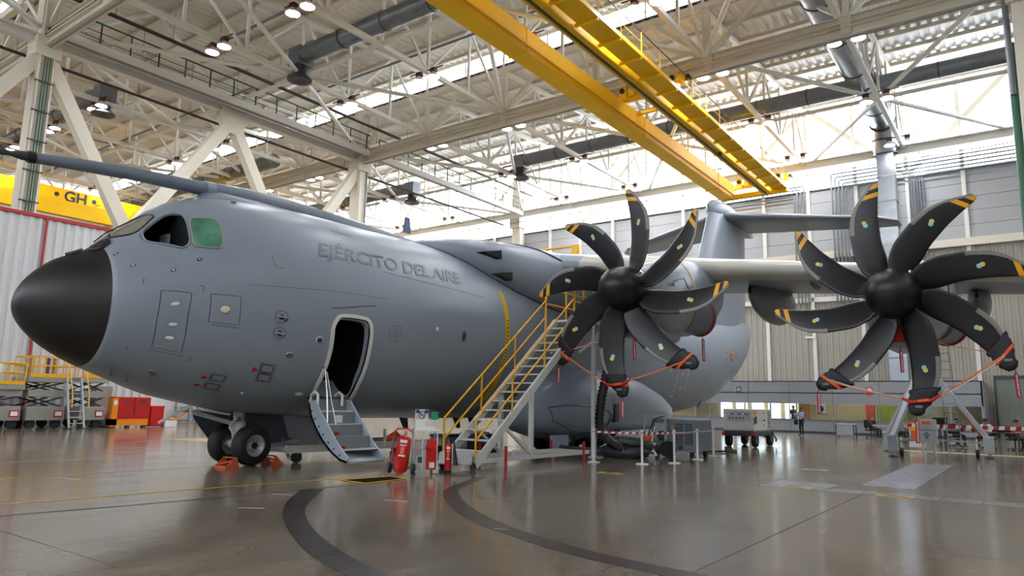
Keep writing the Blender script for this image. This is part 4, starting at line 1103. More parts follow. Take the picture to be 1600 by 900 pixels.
def wheel(name, c, r, w, parent):
    b = MB(); b.lathe([(r * .55, -w * .5), (r * .86, -w * .5), (r * .97, -w * .36), (r, -w * .15), (r, w * .15), (r * .97, w * .36), (r * .86, w * .5), (r * .55, w * .5)], c, (1, 0, 0), 32)
    for k in (-1, 0, 1): b.lathe([(r * 1.001, k * w * .16 - .008), (r * 1.001, k * w * .16 + .008)], c, (1, 0, 0), 32, 1)
    t = b.build(name, [M_BLK, mat('tyre_groove', (8, 8, 8), .8)], parent)
    h = MB(); h.lathe([(0, w * .3), (r * .14, w * .34), (r * .16, w * .2), (r * .3, w * .16), (r * .4, w * .26), (r * .5, w * .42), (r * .56, w * .46), (r * .56, -w * .46), (r * .4, -w * .26), (0, -w * .3)], c, (1, 0, 0), 32)
    h.build('rim', mat('wheel_rim_grey', (160, 162, 164), .35, .4), t)
    h = MB(); h.cyl((c[0] + w * .28, c[1], c[2]), (c[0] + w * .4, c[1], c[2]), r * .16, n=16); h.build('hub_cap', M_BLKP, t)
    for k in range(8):
        a = 2 * PI * k / 8; h = MB(); h.cyl((c[0] + w * .2, c[1] + r * .3 * math.cos(a), c[2] + r * .3 * math.sin(a)), (c[0] + w * .3, c[1] + r * .3 * math.cos(a), c[2] + r * .3 * math.sin(a)), r * .05, n=8); h.build('lug', M_CHROME, t)
    return t
for y in (19.8, 21.6, 23.4):
    for x in (-12.35, -13.1): wheel('main_wheel', (x, y, .62), .62, .38, AC)
# ---- nose gear
NGX, NGY = XC + .05, 9.78
for s in (-.47, .47): wheel('nose_wheel', (NGX + s, NGY, .445), .445, .34, AC)
ng = MB(); ng.cyl((NGX, NGY, .445), (NGX, NGY - .1, 1.5), .11, .13, 16); ng.cyl((NGX - .34, NGY, .445), (NGX + .34, NGY, .445), .09, n=14); ng.cyl((NGX, NGY - .02, .55), (NGX, NGY - .06, .95), .15, n=16)
leg = ng.build('nose_gear_leg', mat('landing_gear_white', (206, 210, 212), .35), AC)
MB().bar((NGX, NGY - .15, .9), (NGX, NGY - 1.5, 1.25), .09).build('drag_strut', MATS['landing_gear_white'], leg)
MB().bar((NGX + .1, NGY - .16, .6), (NGX + .1, NGY - .34, .85), .05).build('torque_link', MATS['landing_gear_white'], leg); MB().bar((NGX + .1, NGY - .34, .85), (NGX + .1, NGY - .14, 1.05), .05).build('torque_link', MATS['landing_gear_white'], leg)
MB().box((NGX + .16, NGY - .2, 1.02), (.12, .1, .1)).build('taxi_lamp', M_CHROME, leg)
M_GD = mat('gear_door_blue_grey', (110, 122, 138), .4, var=.05)
for sx, y0, y1, zt in ((-.85, 8.95, 10.95, 1.2),):
    MB().prism([(NGX + sx, y0, zt - .02), (NGX + sx * 1.08, y0 + .7, .82 if sx > 0 else .42), (NGX + sx * 1.08, y1 - .05, .72 if sx > 0 else .36), (NGX + sx, y1, zt)], (.04, 0, 0)).build('nose_gear_door', M_GD, AC)
MB().prism([(NGX + .75, 10.35, 1.12), (NGX + .8, 10.5, .62), (NGX + .8, 11.35, .5), (NGX + .75, 11.9, 1.06)], (.04, 0, 0)).build('nose_gear_door', M_AIRD, AC)
MB().prism([(NGX - .7, 9.9, 1.12), (NGX - .75, 9.95, .35), (NGX - .75, 12.6, .45), (NGX - .7, 12.9, 1.06)], (.04, 0, 0)).build('nose_gear_door', M_GD, AC)
MB().box((NGX + .79, 11.72, 1.02), (.06, .2, .07)).build('door_marking', M_ORG, AC)
MB().bar((NGX + .2, 7.75, .95), (NGX + .25, 8.35, 1.3), .05).build('door_linkage', MATS['landing_gear_white'], AC); MB().bar((NGX + .3, 8.35, 1.3), (NGX + .3, 8.42, .98), .04).build('door_linkage', MATS['landing_gear_white'], AC); MB().bar((NGX + .3, 8.5, 1.24), (NGX + .3, 9.3, 1.12), .04).build('door_linkage', MATS['landing_gear_white'], AC)
for y in (14.6, 16.2, 16.9, 14.0):
    MB().prism([(XC + .9, y, 1.06), (XC + .9, y + .3, 1.04), (XC + .9, y + .34, .74), (XC + .9, y + .2, .74)], (.04, 0, 0)).build('belly_antenna', M_BLKP, AC)
# ---- cargo bay rear and paratroop door, roundel, serial
PD = [(23.6, -8), (24.7, -6), (24.9, -30), (24.8, -52), (23.7, -52), (23.75, -30)]
sline('paratroop_door', PD + PD[:1], .03, M_SIL)
for s, d in ((24.1, -14), (24.35, -28), (24.0, -38)): sdisc('door_placard', s, d, .07, M_SIL, .01)
o = sdisc('roundel', 31.5, 6, .34, mat('roundel_red', (170, 40, 40), .4), .012, asp=.95); sdisc('roundel_ring', 31.5, 6, .25, mat('roundel_yellow', (214, 170, 40), .4), .016, o, .95); sdisc('roundel_core', 31.5, 6, .13, MATS['roundel_red'], .02, o, .95)
sline('serial_stroke', [(30.2, 10), (30.6, 10), (30.6, 2), (30.2, 2)], .07, M_LETTER); sline('serial_stroke', [(32.4, 10), (32.8, 9), (32.3, 2), (32.9, 2)], .07, M_LETTER)
MB().prism([(XC + 1.6, 33.4, 1.5), (XC + 1.7, 35.6, 2.35), (XC + 1.7, 35.8, 2.55), (XC + 1.55, 34.6, 2.2)], (.12, 0, 0)).build('ventral_strake', M_AIRD, AC)
# ---- fin and tailplane
def fin():
    b = MB(); rows = []
    for k in range(13):
        t = k / 12; z = 5.7 + (13.6 - 5.7) * t; y0 = 36.0 + (40.35 - 36.0) * t; c = 9.9 - (9.9 - 6.2) * t; tk = .13
        rows.append([(XC + h, y0 + x, z) for x, h in airfoil(c, tk)])
    for r in rows:
        pass
    b.grid(rows, closed=True); nc = len(rows[0]); b.add(rows[-1], [list(range(nc))])
    return b.build('tail_fin', M_AIR, AC, weld=True)
f_ = fin()
b = MB(); rows = []
for t, w, zt, zb in ((39.95, .03, 13.4, 13.2), (40.1, .22, 13.62, 12.9), (40.6, .42, 13.9, 12.7), (41.6, .55, 14.05, 12.6), (43, .58, 14.08, 12.6), (45, .5, 13.85, 12.65), (47, .3, 13.5, 12.75), (48.2, .05, 13.2, 13.0)):
    rows.append([(XC + w * math.cos(a), t, (zt + zb) / 2 + (zt - zb) / 2 * math.sin(a)) for a in [2 * PI * q / 24 for q in range(24)]])
b.grid([q[::-1] for q in rows], closed=True); b.build('tail_bullet', M_AIR, f_)
for sd in (1, -1):
    b = MB(); rows = []
    for k in range(11):
        t = k / 10; l = .2 + 8.9 * t; y0 = 41.0 + 5.1 * t; c = 5.6 - 3.2 * t
        if k == 10: y0 += .7; c -= .9
        rows.append([(XC + sd * l, y0 + x, 12.98 - .25 * t + h) for x, h in airfoil(c, .13)])
    b.grid(rows if sd > 0 else [r[::-1] for r in rows], closed=True); nc = len(rows[0]); b.add(rows[-1], [list(range(nc))])
    b.build('tailplane', M_AIRD, AC, weld=True)
text_mesh('tail_number', '2', .6, M_SIL, f_, basis((XC + .52, 45.2, 9.8), (0, 1, 0), (0, 0, 1)), .01)
# ================================================================ OVERHEAD CRANE over the aircraft
cr = empty('overhead_crane', (0, 0, 0), label='yellow double girder overhead crane with walkway crossing above the wing', cat='crane')
ZB = 16.9
MB().b2((-18.0, -6, ZB), (-17.05, 51.2, ZB + 1.15)).build('girder', M_YEL, cr, bevel=.02)
for y in range(0, 50, 12): MB().b2((-18.03, y, ZB - .03), (-17.02, y + .12, ZB + 1.18)).build('girder_joint', M_YEL, cr)
MB().b2((-17.03, -6, ZB + .28), (-16.98, 51.2, ZB + .34)).build('girder_flange', M_YELD, cr)
MB().b2((-14.95, -6, ZB + .05), (-14.35, 51.6, ZB + 1.1)).build('girder', M_YELD, cr, bevel=.02)
MB().b2((-14.72, -6, ZB - .03), (-14.62, 51.6, ZB + .05)).build('festoon_track', M_PIPE, cr)
for k in range(28):
    y0 = -4.4 + k * 2.0
    MB().b2((-14.18, y0 + .05, ZB + .22), (-13.25, y0 + 1.95, ZB + .26)).build('walkway_panel', M_YELD, cr)
    MB().b2((-14.3, y0 - .06, ZB + .1), (-13.2, y0 + .06, ZB + .24)).build('walkway_rib', M_YEL, cr)
    MB().b2((-13.22, y0, ZB + .2), (-13.17, y0 + 2.0, ZB + .4)).build('toe_board', M_SAFE, cr)
    rod('railing_post', (-13.2, y0, ZB + .3), (-13.2, y0, ZB + 1.4), .05, M_SAFE, cr)
rod('railing', (-13.2, -4.4, ZB + 1.4), (-13.2, 51.6, ZB + 1.4), .05, M_PIPE, cr)
rod('railing', (-13.2, -4.4, ZB + .9), (-13.2, 51.6, ZB + .9), .035, M_SAFE, cr)
MB().b2((-18.0, 51.0, ZB), (-13.2, 51.35, ZB + .3)).build('end_tie', M_YEL, cr)
for y in (YA, YB, 52.6):
    for x in (-17.5, -14.6):
        MB().b2((x - .75, y - .16, ZB + 1.12), (x + 1.5 if x < -15 else x + .75, y + .16, ZB + 1.4)).build('end_carriage', M_YEL, cr)
        for sx in (-.5, .5):
            MB().b2((x + sx - .22, y - .3, ZB + 1.1), (x + sx + .22, y - .24, ZB + 1.85)).build('wheel_plate', M_YEL, cr)
            MB().cyl((x + sx, y - .38, ZB + 1.6), (x + sx, y - .2, ZB + 1.6), .15, n=16).build('runner_wheel', M_BLKP, cr)
        MB().b2((x + .9, y - .4, ZB + 1.2), (x + 1.25, y - .05, ZB + 1.65)).build('drive_motor', M_YEL, cr)
        MB().cyl((x + 1.4, y - .42, ZB + 1.45), (x + 1.4, y - .1, ZB + 1.45), .12, n=14).build('buffer', M_BLKP, cr)
    if y == YB: MB().bar((-17.0, y + 1.6, ZB + .95), (-14.9, y + 1.4, ZB + .95), .18).build('cross_tie', M_YEL, cr)
MB().cyl((-14.5, 41, ZB - .1), (-14.3, 41, ZB - .1), .14, n=14).build('cable_reel', M_BLKP, cr)
text_mesh('capacity_lettering', '916', .75, M_BLKP, cr, basis((-13.72, 20.9, ZB + .215), (-.35, -1, 0), (1, -.35, 0)), .004)
# second crane in the far aisle
cr2 = empty('overhead_crane', (0, 0, -.75), label='yellow overhead crane lettered GH behind the corrugated partition', cat='crane')
MB().b2((-60.6, -6, 16.2), (-59.9, 52, 18.05)).build('girder', M_YEL, cr2)
MB().b2((-59.85, -6, 16.2), (-58.9, 52, 16.3)).build('walkway', M_YELD, cr2)
MB().b2((-59.0, -6, 15.6), (-58.4, 52, 16.75)).build('girder', M_YEL, cr2)
for k in range(20): MB().bar((-59.9, -4 + k * 2.9, 17.3), (-59.3, -4 + k * 2.9, 17.15), .1).build('bracket', M_SAFE, cr2)
for k in range(16): rod('railing_post', (-60.4, -4 + k * 3.4, 18.05), (-60.4, -4 + k * 3.4, 19.1), .06, M_SAFE, cr2)
rod('railing', (-60.4, -6, 19.1), (-60.4, 52, 19.1), .06, M_SAFE, cr2); rod('railing', (-60.4, -6, 18.6), (-60.4, 52, 18.6), .04, M_SAFE, cr2)
text_mesh('crane_lettering', '• GH •', 1.15, M_BLKP, cr2, basis((-59.88, 23.4, 17.45), (0, 1, 0), (0, 0, 1)), .01, bold=.03)
MB().cyl((-58.6, 26.2, 15.9), (-58.2, 27.5, 15.9), .35, n=16).build('hoist_motor', mat('blue_motor', (36, 50, 120), .4), cr2)
for y in (YA, YB): MB().b2((-61, y - .3, 17.8), (-58, y + .3, 19.2)).build('end_carriage', M_YEL, cr2)

# ================================================================ AIR DUCTS
def duct_run(pts, r, name, label, rings=1.6, m=M_DUCT, head=None):
    d = empty(name, (0, 0, 0), label=label, cat='duct')
    MB().tube(pts, r, 20, caps=True).build('duct_pipe', m, d)
    P0 = [Vector(p) for p in pts]
    for a, b_ in zip(P0[:-1], P0[1:]):
        L = (b_ - a).length; n = max(1, int(L / rings)); dr_ = (b_ - a).normalized()
        for k in range(1, n + 1):
            p = a + dr_ * (L * k / (n + 1)); MB().cyl(p - dr_ * .04, p + dr_ * .04, r * 1.05, n=20).build('duct_joint', M_DGREY, d)
    if head:
        x, y, z = head
        MB().b2((x - .5, y - .5, z - .55), (x + .5, y + .5, z + .5)).build('end_box', m, d, bevel=.03)
        MB().lathe([(.4, 0), (.4, -.5), (.52, -.62), (.68, -.75), (.68, -.84), (.45, -.84), (.0, -.7)], (x, y, z - .5), (0, 0, 1), 20).build('air_diffuser', M_DGREY, d)
    return d
duct_run([(-31.3, 22.9, 20.4), (-6, 22.9, 20.4)], .5, 'air_duct', 'round grey air duct with bell diffuser above the aircraft roof, middle bay', 3.2, head=(-31.7, 22.9, 20.3))
duct_run([(-31.0, 43.8, 20.4), (-6.8, 43.8, 20.4)], .5, 'air_duct', 'round grey air duct with bell diffuser before the back glazing', 3.2, head=(-31.4, 43.8, 20.3))
duct_run([(-6.9, 8, 21.0), (-6.9, 40, 21.0), (-6.9, 50.8, 21.0), (-6.95, 52.1, 20.6), (-6.95, 52.3, 18.8)], .78, 'air_duct', 'large silver main duct leading to the back wall duct', 2.2, M_GALV)
duct_run([(-6.4, 45.2, 20.9), (14, 45.2, 20.9)], .46, 'air_duct', 'grey branch duct leaving the silver main duct', 3.4)
duct_run([(-45.5, 18.6, 20.0), (-76, 18.6, 20.0)], .5, 'air_duct', 'round grey air duct with bell diffuser in the far aisle', 3.2, head=(-45.2, 18.6, 19.9))
duct_run([(-46, 31.5, 19.6), (-76, 31.5, 19.6)], .55, 'air_duct', 'thick grey air duct crossing the far aisle beyond the probe', 3.2)
duct_run([(-43.5, 43.8, 20.2), (-60, 43.8, 20.2)], .5, 'air_duct', 'grey air duct at the far end behind the braced column', 3.2, head=(-43.2, 43.8, 20.1))

# ================================================================ HIGH BAY LAMPS hung in pairs from the trusses
M_SHADE = mat('lamp_reflector', (225, 225, 222), .3)
M_LENS = mat('lit_lamp_lens', (255, 250, 240), .5, emit=(244, 248, 255), estr=120)
M_BALL = mat('lamp_ballast_brown', (104, 44, 40), .5)
def make_lamp():
    l = empty('high_bay_lamp', (0, 0, 0))
    MB().lathe([(.1, .3), (.16, .22), (.3, .05), (.34, 0), (.33, 0), (.0, .2)], (0, 0, 0), (0, 0, 1), 20).build('reflector', M_SHADE, l)
    MB().cyl((0, 0, .005), (0, 0, .02), .31, n=20).build('lens', M_LENS, l)
    MB().b2((-.16, -.12, .3), (.16, .12, .52)).build('ballast', M_BALL, l)
    MB().cyl((0, 0, .48), (0, 0, .56), .03, n=6).bar((-.66, 0, .5), (.66, 0, .5), .05).build('hanger', M_DGREY, l)
    return l
lp = make_lamp(); first = True
for k in range(1, 12):
    if k == 6: continue
    for y in (18.1, 26.4, 34.5, 42.5, 50.6):
        for dx in (-.5, .55):
            o = lp if first else copy_tree(lp); first = False
            o.location = (XK[k] + dx, y, 18.75)
            ais = 'over the aircraft' if k < 6 else 'in the far aisle'
            tag(o, 'lit lamp under %s truss %s braced columns, %s row from back wall' % (ORD[6 - k if k < 6 else k - 6], 'before' if k < 6 else 'beyond', ORD[5 - [18.1, 26.4, 34.5, 42.5, 50.6].index(y)]), 'lamp', 'high bay lamps %s' % ais)
# yellow access rail standing behind the wing root
ar = empty('access_rail', (-14.6, 22.5, 6.4), label='small yellow access rail on top of the wing root', cat='railing')
MB().tube([(-1.6, 0, .0), (-1.6, 0, 1.0), (1.2, 0, 1.0), (1.2, 0, .0)], .05, 8).build('rail', M_SAFE, ar); MB().bar((-1.2, 0, .62), (1.2, 0, .72), .06).build('mid_rail', M_ORG, ar); MB().b2((.95, -.1, .05), (1.2, .1, 1.0)).build('rail_post', M_SAFE, ar)
# ================================================================ PROPELLER COVERS, STREAMERS, TIE ROPES
M_COVER = mat('black_tarpaulin', (26, 26, 28), .5, var=.2, scale=12, bump=.3, bscale=18)
M_STRAP = mat('orange_strap', (236, 96, 30), .5)
M_RBF = mat('streamer_red', (178, 24, 44), .5)
M_ROPEO = mat('orange_rope', (240, 128, 84), .6)
M_ROPEW = mat('white_rope', (226, 214, 206), .6)
def bpt(hub, ph, mir, k, r, v, y=0.0):
    a = ph + k * PI / 4
    return Vector((hub[0] + v * mir * math.cos(a) + r * math.sin(a), hub[1] + y, hub[2] - v * mir * math.sin(a) + r * math.cos(a)))
def streamer(parent, p, L, sway=.0, txt=True, w=.075):
    p = Vector(p)
    q = p + Vector((sway, 0, -.1))
    MB().tube([p, q], .008, 6).build('streamer_cord', M_BLKP, parent)
    e = q + Vector((sway * 1.5, 0, -L)); d = (e - q).normalized()
    n = Vector((.8, -.6, 0)); side = n.cross(d).cross(n); side = Vector((.8, .6, 0)); side = (side - d * side.dot(d)).normalized()
    b = MB(); nn = d.cross(side).normalized() * .006
    b.add([q - side * w / 2 + nn, q + side * w / 2 + nn, e + side * w / 2 + nn, e - side * w / 2 + nn, q - side * w / 2 - nn, q + side * w / 2 - nn, e + side * w / 2 - nn, e - side * w / 2 - nn], [(0, 1, 2, 3), (7, 6, 5, 4), (0, 4, 5, 1), (1, 5, 6, 2), (2, 6, 7, 3), (3, 7, 4, 0)])
    s = b.build('streamer', M_RBF, parent)
    if txt:
        cam_side = nn if nn.y < 0 else -nn
        z = cam_side.normalized(); x = d; y = z.cross(x)
        mt = Matrix(((x.x, y.x, z.x, 0), (x.y, y.y, z.y, 0), (x.z, y.z, z.z, 0), (0, 0, 0, 1))); c = (q + e) / 2 + cam_side * 1.3
        mt.translation = c
        text_mesh('streamer_lettering', 'REMOVE BEFORE FLIGHT', L / 12.5, M_WHT, s, mt, .001, bold=.002)
    return s
PROPS = (('inner', HUBI, PHI, 1, {3: 'lower wing side', 4: 'bottom', 5: 'lower fuselage side'}), ('outer', HUBO, PHO, -1, {3: 'lower wingtip side', 4: 'bottom', 5: 'lower fuselage side'}))
STR = {('inner', 3): .0, ('inner', 4): .42, ('inner', 5): .42, ('outer', 3): .5, ('outer', 4): .5, ('outer', 5): .5}
CV = {}
for nm, hub, ph, mir, ks in PROPS:
    for k, w_ in ks.items():
        c = empty('blade_cover', tuple(bpt(hub, ph, mir, k, 2.5, .1)), label='black padded tip cover on the %s blade of the %s propeller' % (w_, nm), cat='cover', group='propeller tip covers')
        org = Vector(c.location); rows = []
        for i in range(11):
            t = i / 10; r = 2.16 + (2.74 - 2.16) * t
            rr_ = min(r, 2.6); mid = (interp(_TE, rr_) + interp(_LE, rr_)) / 2; hw = (interp(_LE, rr_) - interp(_TE, rr_)) / 2 + .05
            if r > 2.6: hw *= 1 - .5 * (r - 2.6) / .14
            hw += .02 * math.sin(i * 2.3); th = .085 - .02 * t
            if i == 10: hw *= .7; th *= .5
            rows.append([bpt(hub, ph, mir, k, r, mid + hw * math.copysign(abs(math.cos(a)) ** .6, math.cos(a)), th * math.copysign(abs(math.sin(a)) ** .6, math.sin(a))) - org for a in [2 * PI * q / 24 for q in range(24)]])
        b = MB(); b.grid(rows, closed=True); b.add(rows[0], [list(range(24))]); b.add(rows[-1], [list(range(24))[::-1]]); b.build('sleeve', M_COVER, c, weld=True)
        rows = []
        for r in (2.40, 2.46):
            mid = (interp(_TE, r) + interp(_LE, r)) / 2; hw = (interp(_LE, r) - interp(_TE, r)) / 2 + .075
            rows.append([bpt(hub, ph, mir, k, r, mid + hw * math.copysign(abs(math.cos(a)) ** .6, math.cos(a)), .1 * math.copysign(abs(math.sin(a)) ** .6, math.sin(a))) - org for a in [2 * PI * q / 24 for q in range(24)]])
        MB().grid(rows, closed=True).build('strap', M_STRAP, c)
        p = bpt(hub, ph, mir, k, 2.43, .14, -.11) - org
        mt = basis(bpt(hub, ph, mir, k, 2.55, .05, -.085) - org, (math.cos(ph + k * PI / 4), 0, -math.sin(ph + k * PI / 4)) if k != 4 else (-1, 0, 0) if False else (1, 0, .1), (0, 0, 1))
        MB().box(bpt(hub, ph, mir, k, 2.54, .06, -.08) - org, (.14, .01, .05)).build('cover_label', M_MGREY, c)
        L = STR[(nm, k)]
        if L > 0: streamer(c, bpt(hub, ph, mir, k, 2.72, -.02, -.03) - org, L, .015 if k == 3 else -.005, True, .08)
        CV[(nm, k)] = c
def rope(name, a, b_, m, r, label, sag=.02):
    a = Vector(a); b_ = Vector(b_); o = empty(name, tuple(a), label=label, cat='rope')
    P = [(a.lerp(b_, t / 8) - a) + Vector((0, 0, -sag * 4 * (t / 8) * (1 - t / 8))) for t in range(9)]
    MB().tube(P, r, 6).build('cord', m, o); return o
for nm, hub, ph, mir, ks in PROPS:
    pt = lambda k, v, r=2.43: bpt(hub, ph, mir, k, r, v, -.1)
    A, B_, C_ = pt(5, .12), pt(4, .12), pt(3, .12)
    sl = empty('rope_sleeve', tuple(B_), label='red padded sleeve on the tie rope of the %s propeller' % nm, cat='sleeve')
    MB().tube([(-.36, -.02, .06), (-.18, -.04, -.02), (.0, -.05, .0), (.2, -.04, .02), (.38, -.02, .14)], [.03, .04, .035, .04, .03], 10).build('pad', M_RED, sl); MB().tube([(-.05, -.07, .0), (.16, -.07, .03)], .035, 8).build('pad_band', M_STRAP, sl)
    rope('tie_rope', A, B_ + Vector((-.34, 0, .05)), M_ROPEO, .014, 'orange tie rope from fuselage side cover to bottom cover, %s propeller' % nm)
    rope('tie_rope', B_ + Vector((.36, 0, .12)), C_, M_ROPEO, .018, 'orange tie rope from bottom cover to outboard cover, %s propeller' % nm)
    if nm == 'outer':
        rope('tie_rope', A + Vector((-.05, -.02, .06)), B_ + Vector((-.34, 0, .08)), M_ROPEW, .01, 'white tie rope above the orange one, fuselage side of outer propeller', .04)
        rope('tie_rope', B_ + Vector((.36, 0, .1)), C_ + Vector((0, -.02, -.03)), M_ROPEW, .01, 'white tie rope below the orange one, wingtip side of outer propeller', .05)
    n0 = (hub[0] - .1, hub[1] + .5, hub[2] - 1.0)
    rope('tie_rope', A, n0, M_ROPEO, .012, 'thin rope from fuselage side cover up to the %s engine intake' % nm); rope('tie_rope', C_, (hub[0] + .5, hub[1] + 1.0, hub[2] - 1.0), M_ROPEO, .01, 'thin rope from outboard cover up to the %s engine nacelle' % nm)
    st_ = empty('warning_streamer', (hub[0], hub[1] + .45, hub[2] - 1.17), label='red warning streamer hanging from the %s engine intake cover' % nm, cat='streamer'); streamer(st_, (0, 0, .02), .5, .004, True, .08)
st_ = empty('warning_streamer', (HUBI[0] + .75, HUBI[1] + 3.26, HUBI[2] - .95), label='red warning streamer hanging from the red exhaust cover', cat='streamer'); streamer(st_, (0, 0, .02), .62, .01, True, .08)

# ================================================================ YELLOW RAILED STAIRCASE
MS_B = Vector((-10.2, 12.6, 0)); MS_U = Vector((0, 1, 0)); MS_W = Vector((-1, 0, 0))
ms = empty('mobile_staircase', tuple(MS_B), label='tall white steel maintenance staircase with yellow handrails beside the fuselage', cat='stairs')
def S(d, w, z): return tuple(MS_U * d + MS_W * w + Vector((0, 0, z)))
M_SST = mat('staircase_white_paint', (206, 208, 206), .45, var=.06)
LW = .95; SLO = (3.84 - .15) / (4.82 - .1)
zs = lambda d: .15 + SLO * (d - .1)
for w in (0, LW): MB().bar(S(.08, w, .12), S(4.85, w, zs(4.85)), .06, .2).build('stringer', M_SST, ms)
for k in range(15):
    d = .38 + k * .295; MB().bar(S(d, .03, zs(d) + .03), S(d, LW - .03, zs(d) + .03), .22, .035).build('tread', M_SST, ms)
MB().prism([S(-.05, 0, .33), S(.35, 0, .33), S(.35, LW, .33), S(-.05, LW, .33)], (0, 0, .04)).build('tread', M_SST, ms)
MB().prism([S(-.35, .0, .13), S(-.05, .0, .13), S(-.05, LW, .13), S(-.35, LW, .13)], (0, 0, .04)).build('tread', M_SST, ms)
MB().bar(S(-.06, 0, .24), S(-.06, LW, .24), .05, .2).build('tread_riser', M_SST, ms)
PZ = 3.84
MB().prism([S(4.7, -.05, PZ), S(6.6, -.05, PZ), S(6.6, LW + .05, PZ), S(4.7, LW + .05, PZ)], (0, 0, .06)).build('platform', M_SST, ms)
for w in (0, LW):
    for h in (1.0, .52): MB().cyl(S(.08, w, zs(.08) + h), S(4.3, w, zs(4.3) + h), .024, n=8).build('handrail', M_SAFE, ms)
    for d in (.08, 1.44, 2.83): MB().cyl(S(d, w, zs(d)), S(d, w, zs(d) + 1.0), .024, n=8).build('rail_post', M_SAFE, ms)
    MB().cyl(S(4.3, w, zs(4.3)), S(4.3, w, PZ + 1.0), .032, n=8).build('rail_post', M_SAFE, ms)
for h in (.95, .5):
    MB().cyl(S(4.3, LW, PZ + h), S(6.6, LW, PZ + h), .024, n=8).build('platform_rail', M_SAFE, ms); MB().cyl(S(6.6, LW, PZ + h), S(6.6, 0, PZ + h), .024, n=8).build('platform_rail', M_SAFE, ms)
    MB().cyl(S(4.3, 0, PZ + h), S(5.4, 0, PZ + h), .024, n=8).build('platform_rail', M_SAFE, ms)
for d, w in ((4.8, 0), (5.4, LW), (6.6, LW), (6.6, 0), (5.4, 0)): MB().cyl(S(d, w, PZ), S(d, w, PZ + 1.0), .03, n=8).build('rail_post', M_SAFE, ms)
for w in (0, LW):
    MB().bar(S(2.26, w, .18), S(2.26, w, zs(2.26)), .1, .1).build('support_post', M_SST, ms)
    MB().bar(S(1.2, w, zs(1.2) - .1), S(2.2, w, .3), .06, .06).build('support_brace', M_SST, ms)
    MB().bar(S(.05, w, .2), S(5.1, w, .2), .08, .1).build('base_beam', M_SST, ms)
    MB().bar(S(4.6, w, 2.95), S(6.5, w, PZ), .05, .05).build('platform_brace', M_SST, ms); MB().bar(S(5.4, w, 3.35), S(5.4, w, PZ), .04).build('platform_brace', M_SST, ms); MB().bar(S(5.4, w, 3.4), S(6.1, w, PZ), .04).build('platform_brace', M_SST, ms)
for d in (.6, 2.26, 4.6, 5.05): MB().bar(S(d, 0, .2), S(d, LW, .2), .08, .08).build('cross_beam', M_SST, ms)
for d, w in ((.06, .02), (.06, LW - .02), (5.0, 0), (5.0, LW)):
    MB().cyl(S(d - .03, w - .03, .085), S(d - .03, w + .03, .085), .085, n=16).build('caster', M_DGREY, ms); MB().bar(S(d, w, .08), S(d, w, .2), .06).build('caster_fork', M_CHROME, ms)
for d, w in ((1.15, -.06), (1.5, LW + .06), (4.75, -.06), (4.75, LW + .06)): MB().cyl(S(d, w, .0), S(d, w, .5), .035, n=10).build('stabiliser_jack', M_RED, ms)
for d, w in ((1.9, LW + .1), (1.7, .12)): MB().cyl(S(d, w, .24), S(d, w, .34), .03, n=8).bar(S(d - .1, w, .36), S(d + .1, w, .36), .04).build('clamp_handle', M_WHT, ms)

# a tall service mast behind the stairs and black hose
mp = empty('platform_mast', (-10.45, 18.45, 0), label='tall pale steel post with lattice bracket under the inner propeller', cat='post')
MB().b2((-.06, -.06, 0), (.06, .06, 3.7)).build('post', M_SST, mp); MB().b2((-.2, -.2, 0), (.2, .2, .03)).build('foot_plate', M_SST, mp)
for z in (3.25, 3.66): MB().bar((-.4, .3, z), (1.0, .1, z), .05).build('lattice_chord', M_SST, mp)
for k in range(5): MB().bar((-.35 + k * .27, .3, 3.25 if k % 2 else 3.66), (-.08 + k * .27, .26, 3.66 if k % 2 else 3.25), .035).build('lattice_bar', M_SST, mp)
def hose(name, pts, r, label, m=M_BLK, n=5):
    o = empty(name, tuple(pts[0]), label=label, cat='hose'); P0 = Vector(pts[0]); P = [p - P0 for p in catmull(pts, 24)]
    # even spacing with ribs
    S_ = [0]
    for a, b_ in zip(P[:-1], P[1:]): S_.append(S_[-1] + (b_ - a).length)
    L = S_[-1]; N = int(L / .055); Q = []; R_ = []
    j = 0
    for i in range(N + 1):
        s_ = L * i / N
        while j < len(S_) - 2 and S_[j + 1] < s_: j += 1
        t = (s_ - S_[j]) / max(S_[j + 1] - S_[j], 1e-6); Q.append(P[j].lerp(P[j + 1], t)); R_.append(r * (1.0 if i % 2 else .76))
    MB().tube(Q, R_, 14).build('ribbed_hose', m, o); return o
hose('air_hose', [(-9.6, 18.4, 4.1), (-9.75, 18.4, 3.4), (-9.95, 18.35, 2.5), (-10.12, 18.3, 1.6), (-10.2, 18.35, .95), (-10.05, 18.5, .55), (-9.75, 18.7, .3), (-9.4, 19.0, .17)], .15, 'black ribbed air hose hanging down from the inner engine', mat('hose_black', (30, 31, 34), .42, var=.1))
hose('air_hose', [(-10.4, 19.0, .17), (-9.9, 18.75, .17), (-9.4, 18.9, .17), (-9.3, 19.4, .17), (-9.9, 19.5, .17), (-10.3, 19.25, .2), (-10.0, 18.95, .45), (-9.6, 19.05, .45), (-9.3, 19.3, .4), (-9.15, 19.8, .25)], .17, 'thick dark hose coiled in a heap on the floor', mat('hose_grey', (62, 64, 68), .4, var=.12))
hose('air_hose', [(-12.2, 19.2, .15), (-11.5, 18.8, .14), (-10.9, 18.75, .14), (-10.5, 18.95, .16)], .13, 'dark hose lying behind the staircase base', MATS['hose_grey'])

